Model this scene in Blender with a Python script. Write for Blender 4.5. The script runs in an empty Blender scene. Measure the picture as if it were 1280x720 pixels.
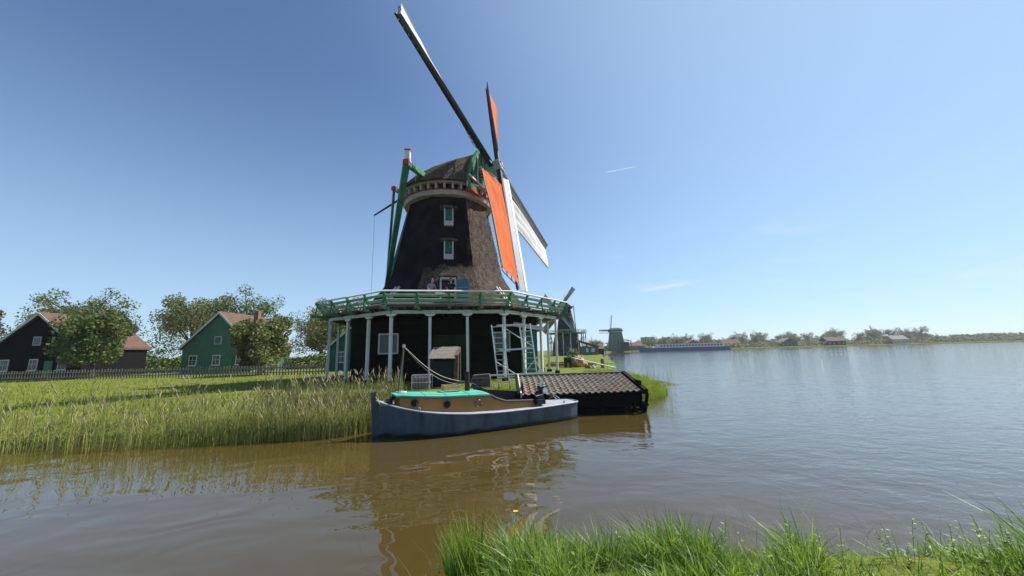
import bpy, math, random
from mathutils import Vector as V, Matrix, noise
random.seed(7)
R=math.radians
PI=math.pi
sc=bpy.context.scene
COL=sc.collection
def rnd(a,b): return a+(b-a)*random.random()
def lerp(a,b,t): return a+(b-a)*t
def interp(xs,ys,x):
    if x<=xs[0]: return ys[0]
    for i in range(len(xs)-1):
        if x<=xs[i+1]:
            t=(x-xs[i])/(xs[i+1]-xs[i]); return ys[i]+(ys[i+1]-ys[i])*t
    return ys[-1]
WZ=-0.7   # water level, bank top is 0

# ------------------------------------------------------------------ materials
MATS={}
def mat(name,col,rough=.7,var=.25,scale=3.,bump=0.,bscale=None,stretch=(1,1,1),spec=.4,metal=0.,col2=None,transl=0.,detail=5.,bdist=.02):
    if name in MATS: return MATS[name]
    m=bpy.data.materials.new(name); m.use_nodes=True; nt=m.node_tree; N=nt.nodes; Lk=nt.links
    b=N['Principled BSDF']; b.inputs['Roughness'].default_value=rough; b.inputs['Metallic'].default_value=metal
    b.inputs['Specular IOR Level'].default_value=spec
    tc=N.new('ShaderNodeTexCoord'); mp=N.new('ShaderNodeMapping'); mp.inputs['Scale'].default_value=stretch
    Lk.new(tc.outputs['Object'],mp.inputs['Vector'])
    nz=N.new('ShaderNodeTexNoise'); nz.inputs['Scale'].default_value=scale; nz.inputs['Detail'].default_value=detail; nz.inputs['Roughness'].default_value=.6
    Lk.new(mp.outputs[0],nz.inputs['Vector'])
    cr=N.new('ShaderNodeValToRGB'); e=cr.color_ramp.elements
    c2=col2 or tuple(min(1,c*(1+var)) for c in col); c1=col if col2 else tuple(c*(1-var) for c in col)
    e[0].position=.32; e[0].color=(*c1,1); e[1].position=.68; e[1].color=(*c2,1)
    Lk.new(nz.outputs['Fac'],cr.inputs['Fac']); Lk.new(cr.outputs['Color'],b.inputs['Base Color'])
    if bump:
        n2=N.new('ShaderNodeTexNoise'); n2.inputs['Scale'].default_value=bscale or scale*4; n2.inputs['Detail'].default_value=4
        Lk.new(mp.outputs[0],n2.inputs['Vector'])
        bp=N.new('ShaderNodeBump'); bp.inputs['Strength'].default_value=bump; bp.inputs['Distance'].default_value=bdist
        Lk.new(n2.outputs['Fac'],bp.inputs['Height']); Lk.new(bp.outputs[0],b.inputs['Normal'])
    if transl:
        t=N.new('ShaderNodeBsdfTranslucent'); Lk.new(cr.outputs['Color'],t.inputs['Color'])
        mx=N.new('ShaderNodeMixShader'); mx.inputs[0].default_value=transl
        Lk.new(b.outputs[0],mx.inputs[1]); Lk.new(t.outputs[0],mx.inputs[2]); Lk.new(mx.outputs[0],N['Material Output'].inputs['Surface'])
    MATS[name]=m; return m
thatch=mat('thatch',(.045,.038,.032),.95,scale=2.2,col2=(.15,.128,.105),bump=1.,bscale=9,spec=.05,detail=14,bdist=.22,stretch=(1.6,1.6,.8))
thatch_cap=mat('thatch_cap',(.028,.024,.020),.95,scale=5,col2=(.15,.12,.085),bump=1.,bscale=12,spec=.1,detail=10,bdist=.15)
thatch2=mat('thatch_far',(.022,.025,.025),.95,scale=3,bump=.5,spec=.1)
tar=mat('tarred_wood',(.008,.008,.008),.85,var=.4,scale=2,bump=.5,bscale=12,stretch=(1,1,5),spec=.12)
tar_green=mat('tarred_green_wood',(.004,.005,.004),.9,scale=.7,col2=(.009,.014,.006),bump=.4,bscale=14,stretch=(.6,.6,4),spec=.08)
black=mat('black_paint',(.012,.012,.013),.5,var=.4,scale=6,bump=.2)
stockm=mat('sail_stock_black',(.016,.016,.018),.6,var=.4,scale=4,bump=.3)
rail_green=mat('rail_green',(.22,.36,.25),.55,var=.18,scale=2.5,bump=.15)
dark_green=mat('bright_green_paint',(.012,.16,.055),.45,var=.25,scale=3,bump=.1)
brace_green=mat('brace_green',(.02,.16,.07),.5,var=.35,scale=2,bump=.15)
teal=mat('teal_green_boards',(.02,.11,.07),.6,var=.3,scale=2,bump=.2)
white=mat('white_paint',(.62,.62,.58),.6,var=.10,scale=2.2,bump=.12)
dwhite=mat('weathered_white',(.42,.42,.42),.65,scale=3.5,col2=(.6,.6,.58),bump=.2,detail=8)
offw=mat('off_white_rim',(.36,.33,.29),.7,var=.2,scale=4,bump=.2)
red=mat('red_paint',(.38,.04,.03),.55,var=.2)
rust=mat('faded_red_end',(.30,.10,.07),.7,var=.3,scale=8)
joist=mat('joist_wood',(.05,.045,.04),.8,var=.4,scale=5,bump=.3)
deckm=mat('deck_boards',(.16,.14,.12),.85,var=.3,scale=4,bump=.3,stretch=(1,6,1))
orange=mat('orange_canvas',(.88,.17,.032),.85,var=.10,scale=1.2,bump=.6,bscale=1.5,stretch=(1,1,.35),transl=.42,bdist=.10)
wcanvas=mat('white_canvas',(.88,.87,.83),.85,var=.06,scale=1.5,bump=.6,bscale=1.5,stretch=(1,1,.35),transl=.42,bdist=.10)
lattice_m=mat('lattice_wood',(.045,.05,.045),.7,var=.3,scale=5)
board_grey=mat('leading_board_grey',(.24,.25,.27),.6,var=.12,scale=2)
glass=mat('window_glass',(.012,.028,.025),.12,var=.2,spec=.5)
portglass=mat('porthole_glass',(.006,.007,.008),.4,var=.2,spec=.2)
greenpane=mat('green_shutter',(.015,.10,.07),.4,var=.2)
bluedoor=mat('blue_door',(.05,.17,.24),.5,var=.15,scale=3,bump=.1)
timber=mat('weathered_timber',(.11,.10,.085),.85,scale=4,col2=(.25,.225,.19),bump=.5,bscale=20,stretch=(5,5,.7))
timber2=mat('brown_timber',(.10,.065,.05),.8,var=.4,scale=4,bump=.4)
concrete=mat('footing_black',(.02,.02,.02),.9,var=.3)
alu=mat('aluminium',(.62,.64,.66),.35,var=.08,scale=5,metal=.55)
galv=mat('galvanised_board',(.55,.57,.56),.5,var=.1,scale=5,metal=.3)
rope=mat('rope',(.35,.32,.26),.9,var=.2,scale=30)
yrope=mat('yellow_rope',(.45,.38,.12),.9,var=.2,scale=30)
skin=mat('skin',(.45,.26,.18),.6,var=.08)
rubber=mat('rubber',(.02,.02,.02),.8)
stone=mat('dark_stone',(.05,.05,.052),.85,scale=6,col2=(.10,.10,.105),bump=.4)
boat_blue_roof=mat('turquoise_roof',(.075,.40,.28),.45,scale=2.5,col2=(.11,.50,.36),bump=.1,detail=9)
cabin_brown=mat('cabin_brown',(.29,.145,.036),.45,var=.10,scale=1.2)
deck_grey=mat('boat_deck_grey',(.29,.31,.35),.55,var=.18,scale=3,detail=8)
crate_wood=mat('crate_wood',(.60,.33,.16),.75,var=.25,scale=10)
chrome=mat('lamp_glass',(.6,.66,.68),.1,var=.05,metal=.6)
brass=mat('brass',(.20,.13,.07),.35,metal=.7)
reed_m=mat('reed_stalks',(.20,.21,.055),.8,scale=1.2,col2=(.44,.39,.17),transl=.35)
reed_green=mat('reed_leaves',(.13,.20,.035),.7,scale=1.,col2=(.30,.36,.08),transl=.4)
seed_m=mat('reed_seed_heads',(.36,.31,.20),.9,var=.2,transl=.3)
grass_m=mat('grass_blades',(.10,.19,.014),.5,scale=2.2,col2=(.29,.41,.05),transl=.5,spec=.5)
grass_m2=mat('grass_blades_dark',(.035,.11,.012),.5,scale=2.,col2=(.11,.23,.025),transl=.45,spec=.5)
lawn_m=mat('lawn_blades',(.15,.20,.02),.7,scale=1.5,col2=(.34,.36,.06),transl=.4)
soil=mat('bank_turf',(.07,.09,.015),.95,scale=1.3,col2=(.19,.21,.04),bump=.8,bscale=8,spec=.1,detail=10,bdist=.08)
mud=mat('bank_mud',(.06,.048,.03),.9,var=.3,scale=2,bump=.6,spec=.3)
bark=mat('bark',(.09,.07,.05),.9,var=.3,scale=6,bump=.5)
flower_m=mat('yellow_petals',(.85,.45,.02),.6,var=.1)
leafs=[mat('leaf_spring_%s'%n,c,.7,var=.35,scale=.5,transl=.3) for n,c in (('olive',(.16,.17,.05)),('green',(.09,.15,.035)),('brown',(.16,.13,.07)))]
tile_mats=[mat('tile_'+n,c,.8,var=.3,scale=9,bump=.4,bscale=30) for n,c in (('grey',(.165,.145,.12)),('dark',(.13,.115,.095)),('brown',(.19,.15,.12)),('red',(.20,.115,.085)),('moss',(.145,.135,.09)))]
roofred=mat('red_roof_far',(.10,.06,.045),.9,scale=1.3,col2=(.15,.088,.066),bump=.8,bscale=6,detail=9,bdist=.05)
roofgrey=mat('grey_roof',(.16,.16,.155),.8,var=.2,scale=2)
farblue=mat('mill_blue_boards',(.012,.030,.034),.7,var=.3,scale=1)
fargreen=mat('mill_green_boards',(.065,.14,.085),.7,var=.15,scale=.6,bump=.2)
brick=mat('brick_far',(.22,.12,.09),.85,var=.25,scale=1.5)
shipblue=mat('ship_blue',(.04,.10,.22),.4,var=.1)
tarp=mat('orange_tarp',(.38,.20,.09),.85,scale=3,col2=(.58,.36,.20),bump=1.,bscale=5,bdist=.1)
aqua=mat('aqua_plank',(.28,.45,.36),.6,var=.1)
logm=mat('mooring_log',(.13,.10,.075),.9,scale=6,col2=(.24,.19,.14),bump=.6,stretch=(3,3,.6))

# tower thatch in two tones: near-black and smoother on the front and left faces,
# brown and rougher on the others and in a fringe above the stage
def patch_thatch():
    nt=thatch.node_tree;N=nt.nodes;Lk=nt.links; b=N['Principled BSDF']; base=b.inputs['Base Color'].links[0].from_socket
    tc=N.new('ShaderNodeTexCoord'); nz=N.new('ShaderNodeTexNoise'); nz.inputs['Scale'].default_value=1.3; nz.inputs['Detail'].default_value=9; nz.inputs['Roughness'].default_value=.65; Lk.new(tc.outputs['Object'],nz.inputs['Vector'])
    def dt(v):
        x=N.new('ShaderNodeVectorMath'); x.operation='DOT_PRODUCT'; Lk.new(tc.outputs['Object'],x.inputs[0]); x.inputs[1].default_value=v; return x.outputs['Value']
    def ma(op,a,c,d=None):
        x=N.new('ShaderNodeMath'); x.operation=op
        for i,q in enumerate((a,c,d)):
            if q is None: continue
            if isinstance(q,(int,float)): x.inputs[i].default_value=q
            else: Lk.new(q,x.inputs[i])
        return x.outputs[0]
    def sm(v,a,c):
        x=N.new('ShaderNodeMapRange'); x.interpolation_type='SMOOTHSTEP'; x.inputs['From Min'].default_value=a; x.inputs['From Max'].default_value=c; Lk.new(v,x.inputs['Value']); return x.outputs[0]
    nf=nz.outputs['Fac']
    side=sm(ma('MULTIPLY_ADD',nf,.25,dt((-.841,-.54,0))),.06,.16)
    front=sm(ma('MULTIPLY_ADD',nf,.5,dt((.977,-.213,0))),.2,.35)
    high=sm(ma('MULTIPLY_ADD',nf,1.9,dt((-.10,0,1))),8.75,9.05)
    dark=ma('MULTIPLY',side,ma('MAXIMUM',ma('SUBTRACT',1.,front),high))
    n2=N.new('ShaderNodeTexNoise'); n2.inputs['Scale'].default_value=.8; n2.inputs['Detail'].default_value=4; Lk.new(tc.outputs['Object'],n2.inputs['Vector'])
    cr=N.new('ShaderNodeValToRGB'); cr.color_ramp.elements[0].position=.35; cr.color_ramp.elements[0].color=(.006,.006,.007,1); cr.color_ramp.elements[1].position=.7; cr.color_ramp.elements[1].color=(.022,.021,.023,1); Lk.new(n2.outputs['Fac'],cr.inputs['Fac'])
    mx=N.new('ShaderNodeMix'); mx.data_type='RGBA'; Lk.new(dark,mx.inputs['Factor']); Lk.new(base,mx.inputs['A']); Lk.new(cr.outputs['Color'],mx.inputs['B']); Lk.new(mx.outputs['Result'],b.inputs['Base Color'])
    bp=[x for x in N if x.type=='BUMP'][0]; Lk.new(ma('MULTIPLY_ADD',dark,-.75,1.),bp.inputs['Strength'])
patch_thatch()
# hull: blue paint with dark run marks
def hull_mat():
    m=mat('hull_blue',(.052,.085,.112),.45); nt=m.node_tree;N=nt.nodes;Lk=nt.links
    b=N['Principled BSDF']; base=b.inputs['Base Color'].links[0].from_socket
    tc=N.new('ShaderNodeTexCoord'); mp=N.new('ShaderNodeMapping'); mp.inputs['Scale'].default_value=(2.2,2.2,.25)
    nz=N.new('ShaderNodeTexNoise'); nz.inputs['Scale'].default_value=2.2; nz.inputs['Detail'].default_value=6
    Lk.new(tc.outputs['Object'],mp.inputs[0]); Lk.new(mp.outputs[0],nz.inputs['Vector'])
    r=N.new('ShaderNodeValToRGB'); r.color_ramp.elements[0].position=.50; r.color_ramp.elements[0].color=(0,0,0,1); r.color_ramp.elements[1].position=.72
    r.color_ramp.elements[1].color=(.8,.8,.8,1)
    Lk.new(nz.outputs['Fac'],r.inputs['Fac'])
    mx=N.new('ShaderNodeMix'); mx.data_type='RGBA'; Lk.new(r.outputs['Color'],mx.inputs['Factor']); Lk.new(base,mx.inputs['A']); mx.inputs['B'].default_value=(.022,.022,.03,1)
    # tarred boot band along the waterline
    sp=N.new('ShaderNodeSeparateXYZ'); Lk.new(tc.outputs['Object'],sp.inputs[0])
    n3=N.new('ShaderNodeTexNoise'); n3.inputs['Scale'].default_value=1.6; Lk.new(tc.outputs['Object'],n3.inputs['Vector'])
    ma=N.new('ShaderNodeMath'); ma.operation='MULTIPLY_ADD'; Lk.new(n3.outputs['Fac'],ma.inputs[0]); ma.inputs[1].default_value=-.22; Lk.new(sp.outputs['Z'],ma.inputs[2])
    mr=N.new('ShaderNodeMapRange'); mr.inputs['From Min'].default_value=-.04; mr.inputs['From Max'].default_value=.05; Lk.new(ma.outputs[0],mr.inputs['Value'])
    m2=N.new('ShaderNodeMix'); m2.data_type='RGBA'; Lk.new(mr.outputs[0],m2.inputs['Factor']); m2.inputs['A'].default_value=(.008,.008,.009,1); Lk.new(mx.outputs['Result'],m2.inputs['B'])
    Lk.new(m2.outputs['Result'],b.inputs['Base Color'])
    return m
hullm=hull_mat()

def water_mat():
    m=bpy.data.materials.new('river_water'); m.use_nodes=True; nt=m.node_tree;N=nt.nodes;Lk=nt.links
    b=N['Principled BSDF']; b.inputs['Roughness'].default_value=.012; b.inputs['IOR'].default_value=1.7
    b.inputs['Base Color'].default_value=(.062,.045,.012,1)
    tc=N.new('ShaderNodeTexCoord')
    def nz(scale,detail,st,rot=0,dist=0):
        mp=N.new('ShaderNodeMapping'); mp.inputs['Scale'].default_value=st; mp.inputs['Rotation'].default_value=(0,0,rot)
        n=N.new('ShaderNodeTexNoise'); n.inputs['Scale'].default_value=scale; n.inputs['Detail'].default_value=detail; n.inputs['Distortion'].default_value=dist
        Lk.new(tc.outputs['Object'],mp.inputs[0]); Lk.new(mp.outputs[0],n.inputs['Vector']); return n.outputs['Fac']
    def math_(op,a,c,d=None):
        x=N.new('ShaderNodeMath'); x.operation=op
        for i,q in enumerate((a,c,d)):
            if q is None: continue
            if isinstance(q,(int,float)): x.inputs[i].default_value=q
            else: Lk.new(q,x.inputs[i])
        return x.outputs[0]
    swell=nz(.42,2,(1,1.5,1),.35,.8); rip=nz(2.6,3,(1,1.5,1),-.2,.6); fine=nz(11,2,(1,1.4,1),.2)
    # open water (to the right, away from the sheltered bank) carries more ripple
    sp=N.new('ShaderNodeSeparateXYZ'); Lk.new(tc.outputs['Object'],sp.inputs[0])
    w=math_('MULTIPLY_ADD',nz(.12,2,(1,1,1)),8.,sp.outputs['X'])
    mr=N.new('ShaderNodeMapRange'); mr.interpolation_type='SMOOTHSTEP'; mr.inputs['From Min'].default_value=3.; mr.inputs['From Max'].default_value=13; mr.inputs['To Min'].default_value=.03; mr.inputs['To Max'].default_value=1.
    Lk.new(w,mr.inputs['Value'])
    h=math_('ADD',math_('MULTIPLY',swell,.038),math_('MULTIPLY',math_('MULTIPLY',rip,mr.outputs[0]),.018))
    h=math_('ADD',h,math_('MULTIPLY',nz(1.3,1,(1,1.3,1),.7,.5),.010))
    h=math_('ADD',h,math_('MULTIPLY',math_('MULTIPLY',fine,mr.outputs[0]),.005))
    bp=N.new('ShaderNodeBump'); bp.inputs['Strength'].default_value=1.; bp.inputs['Distance'].default_value=1.
    Lk.new(h,bp.inputs['Height']); Lk.new(bp.outputs[0],b.inputs['Normal'])
    return m
waterm=water_mat()

# ------------------------------------------------------------------ mesh builder
class MB:
    def __init__(s): s.v=[];s.f=[];s.m=[]
    def add(s,vs,fs,mi=0):
        k=len(s.v); s.v+= [tuple(x) for x in vs]; s.f+=[tuple(i+k for i in f) for f in fs]; s.m+=[mi]*len(fs)
    def quad(s,a,b,c,d,mi=0): s.add((a,b,c,d),((0,1,2,3),),mi)
    def beam(s,a,b,w,h,up=(0,0,1),mi=0,w2=None,h2=None,ch=0):
        a=V(a);b=V(b);d=(b-a)
        if d.length<1e-6: return
        d.normalize(); u=V(up); 
        if abs(u.dot(d))>.99: u=V((1,0,0))
        r=d.cross(u).normalized(); u=r.cross(d).normalized()
        w2=w if w2 is None else w2; h2=h if h2 is None else h2
        vs=[]
        for p,ww,hh in ((a,w,h),(b,w2,h2)):
            for i,j in ((-1,-1),(1,-1),(1,1),(-1,1)): vs.append(p+r*(i*ww/2)+u*(j*hh/2))
        s.add(vs,((0,3,2,1),(4,5,6,7),(0,1,5,4),(1,2,6,5),(2,3,7,6),(3,0,4,7)),mi)
    def box(s,c,sz,rz=0,mi=0):
        c=V(c); x=V((math.cos(rz),math.sin(rz),0)); 
        s.beam(c-x*sz[0]/2,c+x*sz[0]/2,sz[1],sz[2],mi=mi)
    def tube(s,pts,rad,n=8,mi=0,cap=True):
        pts=[V(p) for p in pts]; rings=[]
        if not isinstance(rad,(list,tuple)): rad=[rad]*len(pts)
        for i,p in enumerate(pts):
            d=(pts[min(i+1,len(pts)-1)]-pts[max(i-1,0)]).normalized()
            u=V((0,0,1)) if abs(d.z)<.9 else V((1,0,0))
            r=d.cross(u).normalized();u=r.cross(d)
            rings.append([p+(r*math.cos(2*PI*k/n)+u*math.sin(2*PI*k/n))*rad[i] for k in range(n)])
        vs=[q for g in rings for q in g]; fs=[]
        for i in range(len(pts)-1):
            for k in range(n): fs.append((i*n+k,i*n+(k+1)%n,(i+1)*n+(k+1)%n,(i+1)*n+k))
        if cap: fs.append(tuple(range(n))[::-1]); fs.append(tuple((len(pts)-1)*n+k for k in range(n)))
        s.add(vs,fs,mi)
    def lathe(s,prof,n=24,c=(0,0,0),mi=0,a0=0,smoothcap=True):
        c=V(c);vs=[];fs=[]
        for r,z in prof:
            for k in range(n): vs.append(c+V((r*math.cos(a0+2*PI*k/n),r*math.sin(a0+2*PI*k/n),z)))
        for i in range(len(prof)-1):
            for k in range(n): fs.append((i*n+k,i*n+(k+1)%n,(i+1)*n+(k+1)%n,(i+1)*n+k))
        s.add(vs,fs,mi)
    def prism(s,poly,z0,z1,mi=0):
        n=len(poly); vs=[(p[0],p[1],z0) for p in poly]+[(p[0],p[1],z1) for p in poly]
        s.add(vs,[tuple(range(n))[::-1],tuple(range(n,2*n))]+[(k,(k+1)%n,n+(k+1)%n,n+k) for k in range(n)],mi)
    def grid(s,fn,nu,nv,mi=0,matfn=None):
        vs=[fn(i/nu,j/nv) for j in range(nv+1) for i in range(nu+1)]
        fs=[(j*(nu+1)+i,j*(nu+1)+i+1,(j+1)*(nu+1)+i+1,(j+1)*(nu+1)+i) for j in range(nv) for i in range(nu)]
        k=len(s.v); s.v+=[tuple(x) for x in vs]; s.f+=[tuple(q+k for q in f) for f in fs]
        s.m+=[matfn(i/nu,j/nv) if matfn else mi for j in range(nv) for i in range(nu)]
    def build(s,name,mats,parent=None,base=(0,0,0),smooth=False,bevel=0,label=None):
        if not isinstance(mats,(list,tuple)): mats=[mats]
        off=V(base)
        if parent is not None: off=off+wloc(parent)
        me=bpy.data.meshes.new(name); me.from_pydata([tuple(V(p)-off) for p in s.v],[],s.f)
        for m in mats: me.materials.append(m)
        if len(mats)>1: me.polygons.foreach_set('material_index',s.m)
        if smooth: me.polygons.foreach_set('use_smooth',[True]*len(me.polygons))
        me.update()
        o=bpy.data.objects.new(name,me); COL.objects.link(o)
        if parent is not None: o.parent=parent
        o.location=V(base)
        if bevel:
            b=o.modifiers.new('Bevel','BEVEL'); b.width=bevel; b.segments=1; b.limit_method='ANGLE'
        if label: o['label']=label
        return o
def wloc(o):
    p=V(o.location)
    while o.parent is not None: o=o.parent; p=p+V(o.location)
    return p
def tag(o,label=None,cat=None,group=None,kind=None):
    if label:o['label']=label
    if cat:o['category']=cat
    if group:o['group']=group
    if kind:o['kind']=kind
    return o
def empty(name,loc,label,cat,group=None,rz=0):
    o=bpy.data.objects.new(name,None); COL.objects.link(o); o.location=loc; o.rotation_euler=(0,0,rz); o.empty_display_size=.2
    return tag(o,label,cat,group)
def dup_tree(o,parent=None):
    c=o.copy(); COL.objects.link(c)
    if parent is not None: c.parent=parent
    for ch in list(o.children): dup_tree(ch,c)
    return c

Z=V((0,0,1))
# ------------------------------------------------------------------ camera
cam=bpy.data.cameras.new('camera'); co=bpy.data.objects.new('camera',cam); COL.objects.link(co); sc.camera=co
p_,r_=.169,.025
F=V((0,math.cos(p_),math.sin(p_)));U=V((0,-math.sin(p_),math.cos(p_)));X=V((1,0,0))
# roll so that the picture turns counter-clockwise
cr_,sr_=math.cos(r_),math.sin(r_)
cx=X*cr_-U*sr_; cy=X*sr_+U*cr_
m=Matrix((cx,cy,-F)).transposed().to_4x4(); m.translation=V((0,0,1.8)); co.matrix_world=m
cam.sensor_width=36; cam.lens=36*462.3/1280; cam.clip_start=.05; cam.clip_end=9000

# ------------------------------------------------------------------ light
SUN_AZ=R(24); SUN_EL=R(50)     # azimuth counted from +X towards +Y
sd=V((math.cos(SUN_AZ)*math.cos(SUN_EL),math.sin(SUN_AZ)*math.cos(SUN_EL),math.sin(SUN_EL)))
sl=bpy.data.lights.new('sun','SUN'); sl.energy=4.7; sl.angle=R(.5); sl.color=(1,.94,.85)
so=bpy.data.objects.new('sun',sl); COL.objects.link(so); so.rotation_euler=sd.to_track_quat('Z','Y').to_euler(); so.location=(40,20,60)
wd=bpy.data.worlds.new('World'); sc.world=wd; wd.use_nodes=True
N=wd.node_tree.nodes; Lk=wd.node_tree.links; bg=N['Background']; bg.inputs['Strength'].default_value=.093
sky=N.new('ShaderNodeTexSky'); sky.sky_type='NISHITA'; sky.sun_disc=False; sky.sun_elevation=SUN_EL; sky.sun_rotation=PI/2-SUN_AZ
sky.air_density=.85; sky.dust_density=.1; sky.ozone_density=4.5; sky.altitude=0
# thin cloud wisps and a short contrail, placed by direction in the sky
tc=N.new('ShaderNodeTexCoord')
def wm(op,a,c=None,d=None):
    x=N.new('ShaderNodeMath'); x.operation=op
    for i,q in enumerate((a,c,d)):
        if q is None: continue
        if isinstance(q,(int,float)): x.inputs[i].default_value=q
        else: Lk.new(q,x.inputs[i])
    return x.outputs[0]
def dot(vec):
    x=N.new('ShaderNodeVectorMath'); x.operation='DOT_PRODUCT'; Lk.new(tc.outputs['Generated'],x.inputs[0]); x.inputs[1].default_value=vec; return x.outputs['Value']
sx=N.new('ShaderNodeSeparateXYZ'); Lk.new(tc.outputs['Generated'],sx.inputs[0])
mp=N.new('ShaderNodeMapping'); mp.inputs['Scale'].default_value=(2.5,2.5,16); Lk.new(tc.outputs['Generated'],mp.inputs[0])
cn=N.new('ShaderNodeTexNoise'); cn.inputs['Scale'].default_value=1.7; cn.inputs['Detail'].default_value=8; cn.inputs['Roughness'].default_value=.55; Lk.new(mp.outputs[0],cn.inputs['Vector'])
def mrange(v,a,b,c=0,d=1):
    x=N.new('ShaderNodeMapRange'); x.interpolation_type='SMOOTHSTEP'; Lk.new(v,x.inputs['Value'])
    for n_,q in zip(('From Min','From Max','To Min','To Max'),(a,b,c,d)): x.inputs[n_].default_value=q
    return x.outputs[0]
band=wm('MULTIPLY',mrange(sx.outputs['Z'],.03,.12),mrange(sx.outputs['Z'],.34,.2))
cl=wm('MULTIPLY',mrange(cn.outputs['Fac'],.52,.80),wm('MULTIPLY',band,mrange(sx.outputs['X'],-.1,.5)))
w0=V((1055,2500,410)).normalized()      # the small white wisp low on the right
wisp=wm('MULTIPLY',wm('MULTIPLY',mrange(dot(w0),.9975,.9997),mrange(wm('ABSOLUTE',wm('MULTIPLY_ADD',sx.outputs['X'],-.09,wm('ADD',sx.outputs['Z'],-w0.z+.09*w0.x))),.0085,.001)),mrange(cn.outputs['Fac'],.36,.52))
cl=wm('MAXIMUM',wm('MULTIPLY',cl,.45),wm('MULTIPLY',wisp,.55))
a_=V((823,3000,1507)).normalized(); b_=V((1119,3000,1560)).normalized(); nn=a_.cross(b_).normalized(); mid=(a_+b_).normalized()
ct=wm('MULTIPLY',mrange(wm('ABSOLUTE',dot(nn)),.0012,.0002),mrange(dot(mid),math.cos(a_.angle(b_)/2*1.0),math.cos(a_.angle(b_)/2*.75)))
cl=wm('MAXIMUM',cl,wm('MULTIPLY',ct,.8))
# bright humid air low over the river, and a thin veil towards the sun
m0w=N.new('ShaderNodeMix'); m0w.data_type='RGBA'; Lk.new(mrange(sx.outputs['Z'],-.35,.62,1,0),m0w.inputs['Factor']); Lk.new(sky.outputs[0],m0w.inputs['A']); m0w.inputs['B'].default_value=(3.1,4.5,5.7,1)
m1w=N.new('ShaderNodeMix'); m1w.data_type='RGBA'; Lk.new(mrange(dot(sd),.45,1.15,0,.55),m1w.inputs['Factor']); Lk.new(m0w.outputs['Result'],m1w.inputs['A']); m1w.inputs['B'].default_value=(4.2,5.8,7.2,1)
mxw=N.new('ShaderNodeMix'); mxw.data_type='RGBA'; Lk.new(cl,mxw.inputs['Factor']); Lk.new(m1w.outputs['Result'],mxw.inputs['A']); mxw.inputs['B'].default_value=(5.0,5.6,6.3,1)
Lk.new(mxw.outputs['Result'],bg.inputs['Color'])
vs=sc.view_settings; vs.view_transform='Standard'; vs.look='None'; vs.exposure=.74; vs.gamma=1; vs.use_curve_mapping=False

# ------------------------------------------------------------------ setting: land and water
def smooth_poly(pts,it=2):
    for _ in range(it):
        q=[]
        for i in range(len(pts)):
            a=pts[i];b=pts[(i+1)%len(pts)]
            q+= [(a[0]*.75+b[0]*.25,a[1]*.75+b[1]*.25),(a[0]*.25+b[0]*.75,a[1]*.25+b[1]*.75)]
        pts=q
    return pts
def land(name,shore,back,top,mats,slope=.9):
    # shore: open polyline on the water side (left to right), back: far corners
    import mathutils
    sh=shore[:]
    for _ in range(2):
        q=[sh[0]]
        for i in range(len(sh)-1):
            a=sh[i];b=sh[i+1]; q+=[(a[0]*.75+b[0]*.25,a[1]*.75+b[1]*.25),(a[0]*.25+b[0]*.75,a[1]*.25+b[1]*.75)]
        q.append(sh[-1]); sh=q
    n=len(sh); nor=[]
    for i in range(n):
        a=V(sh[max(i-1,0)]);b=V(sh[min(i+1,n-1)]); d=(b-a).normalized(); nor.append(V((-d.y,d.x)))
    M_=MB(); rows=[]
    prof=[(-.5,-1.6),(0,WZ-.05),(.12,WZ+.22),(slope*.5,lerp(WZ,top,.75)),(slope,top-.02)]
    for off,z in prof:
        rows.append([(sh[i][0]+nor[i].x*off*(1+.25*noise.noise(V((i*.9,off,1)))),sh[i][1]+nor[i].y*off,z+.05*noise.noise(V((sh[i][0]*.8,sh[i][1]*.8,off)))) for i in range(n)])
    vs=[p for r in rows for p in r]; fs=[]
    for j in range(len(rows)-1):
        for i in range(n-1): fs.append((j*n+i,j*n+i+1,(j+1)*n+i+1,(j+1)*n+i))
    k=(len(rows)-1)*n; vs+=[(x,y,top) for x,y in back]
    outer=[V(vs[k+i]) for i in range(n)]+[V((x,y,top)) for x,y in back]
    idx=[k+i for i in range(n)]+[len(rows)*n+i for i in range(len(back))]
    for t in mathutils.geometry.tessellate_polygon([outer]): fs.append(tuple(idx[q] for q in t))
    M_.add(vs,fs,0)
    o=M_.build(name,mats); tag(o,kind='structure')
    return o
W=MB(); W.quad((-4000,-400,WZ),(4000,-400,WZ),(4000,4000,WZ),(-4000,4000,WZ)); tag(W.build('water',waterm),kind='structure')
shore=[(-90,6.5),(-40,9.),(-20,11.),(-12,12.0),(-5.6,13.0),(-4.2,14.2),(-2.5,15.),(0,15.3),(.8,15.8),(2,17.5),(5.2,17.8),(7.2,19.3),(8.4,21.8),(8.6,25),(8.3,30),(9.3,37),(12,46),(17,62),(23,95),(30,128),(33,139),(31,150),(34,190),(48,235),(70,262),(95,274),(160,285),(300,300),(700,300),(1500,200),(3800,100)]
land('ground',shore,[(3800,3900),(-3800,3900),(-3800,30)],0,[soil])
land('foreground_bank',[(16,2.2),(9,3.9),(5,4.5),(2.2,4.6),(0,4.45),(-.9,4.15),(-1.7,3.5),(-2.4,2.6),(-5,.6),(-14,-3)],[(-14,-12),(30,-12),(30,-2)],-.2,[soil],slope=1.1)

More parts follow.
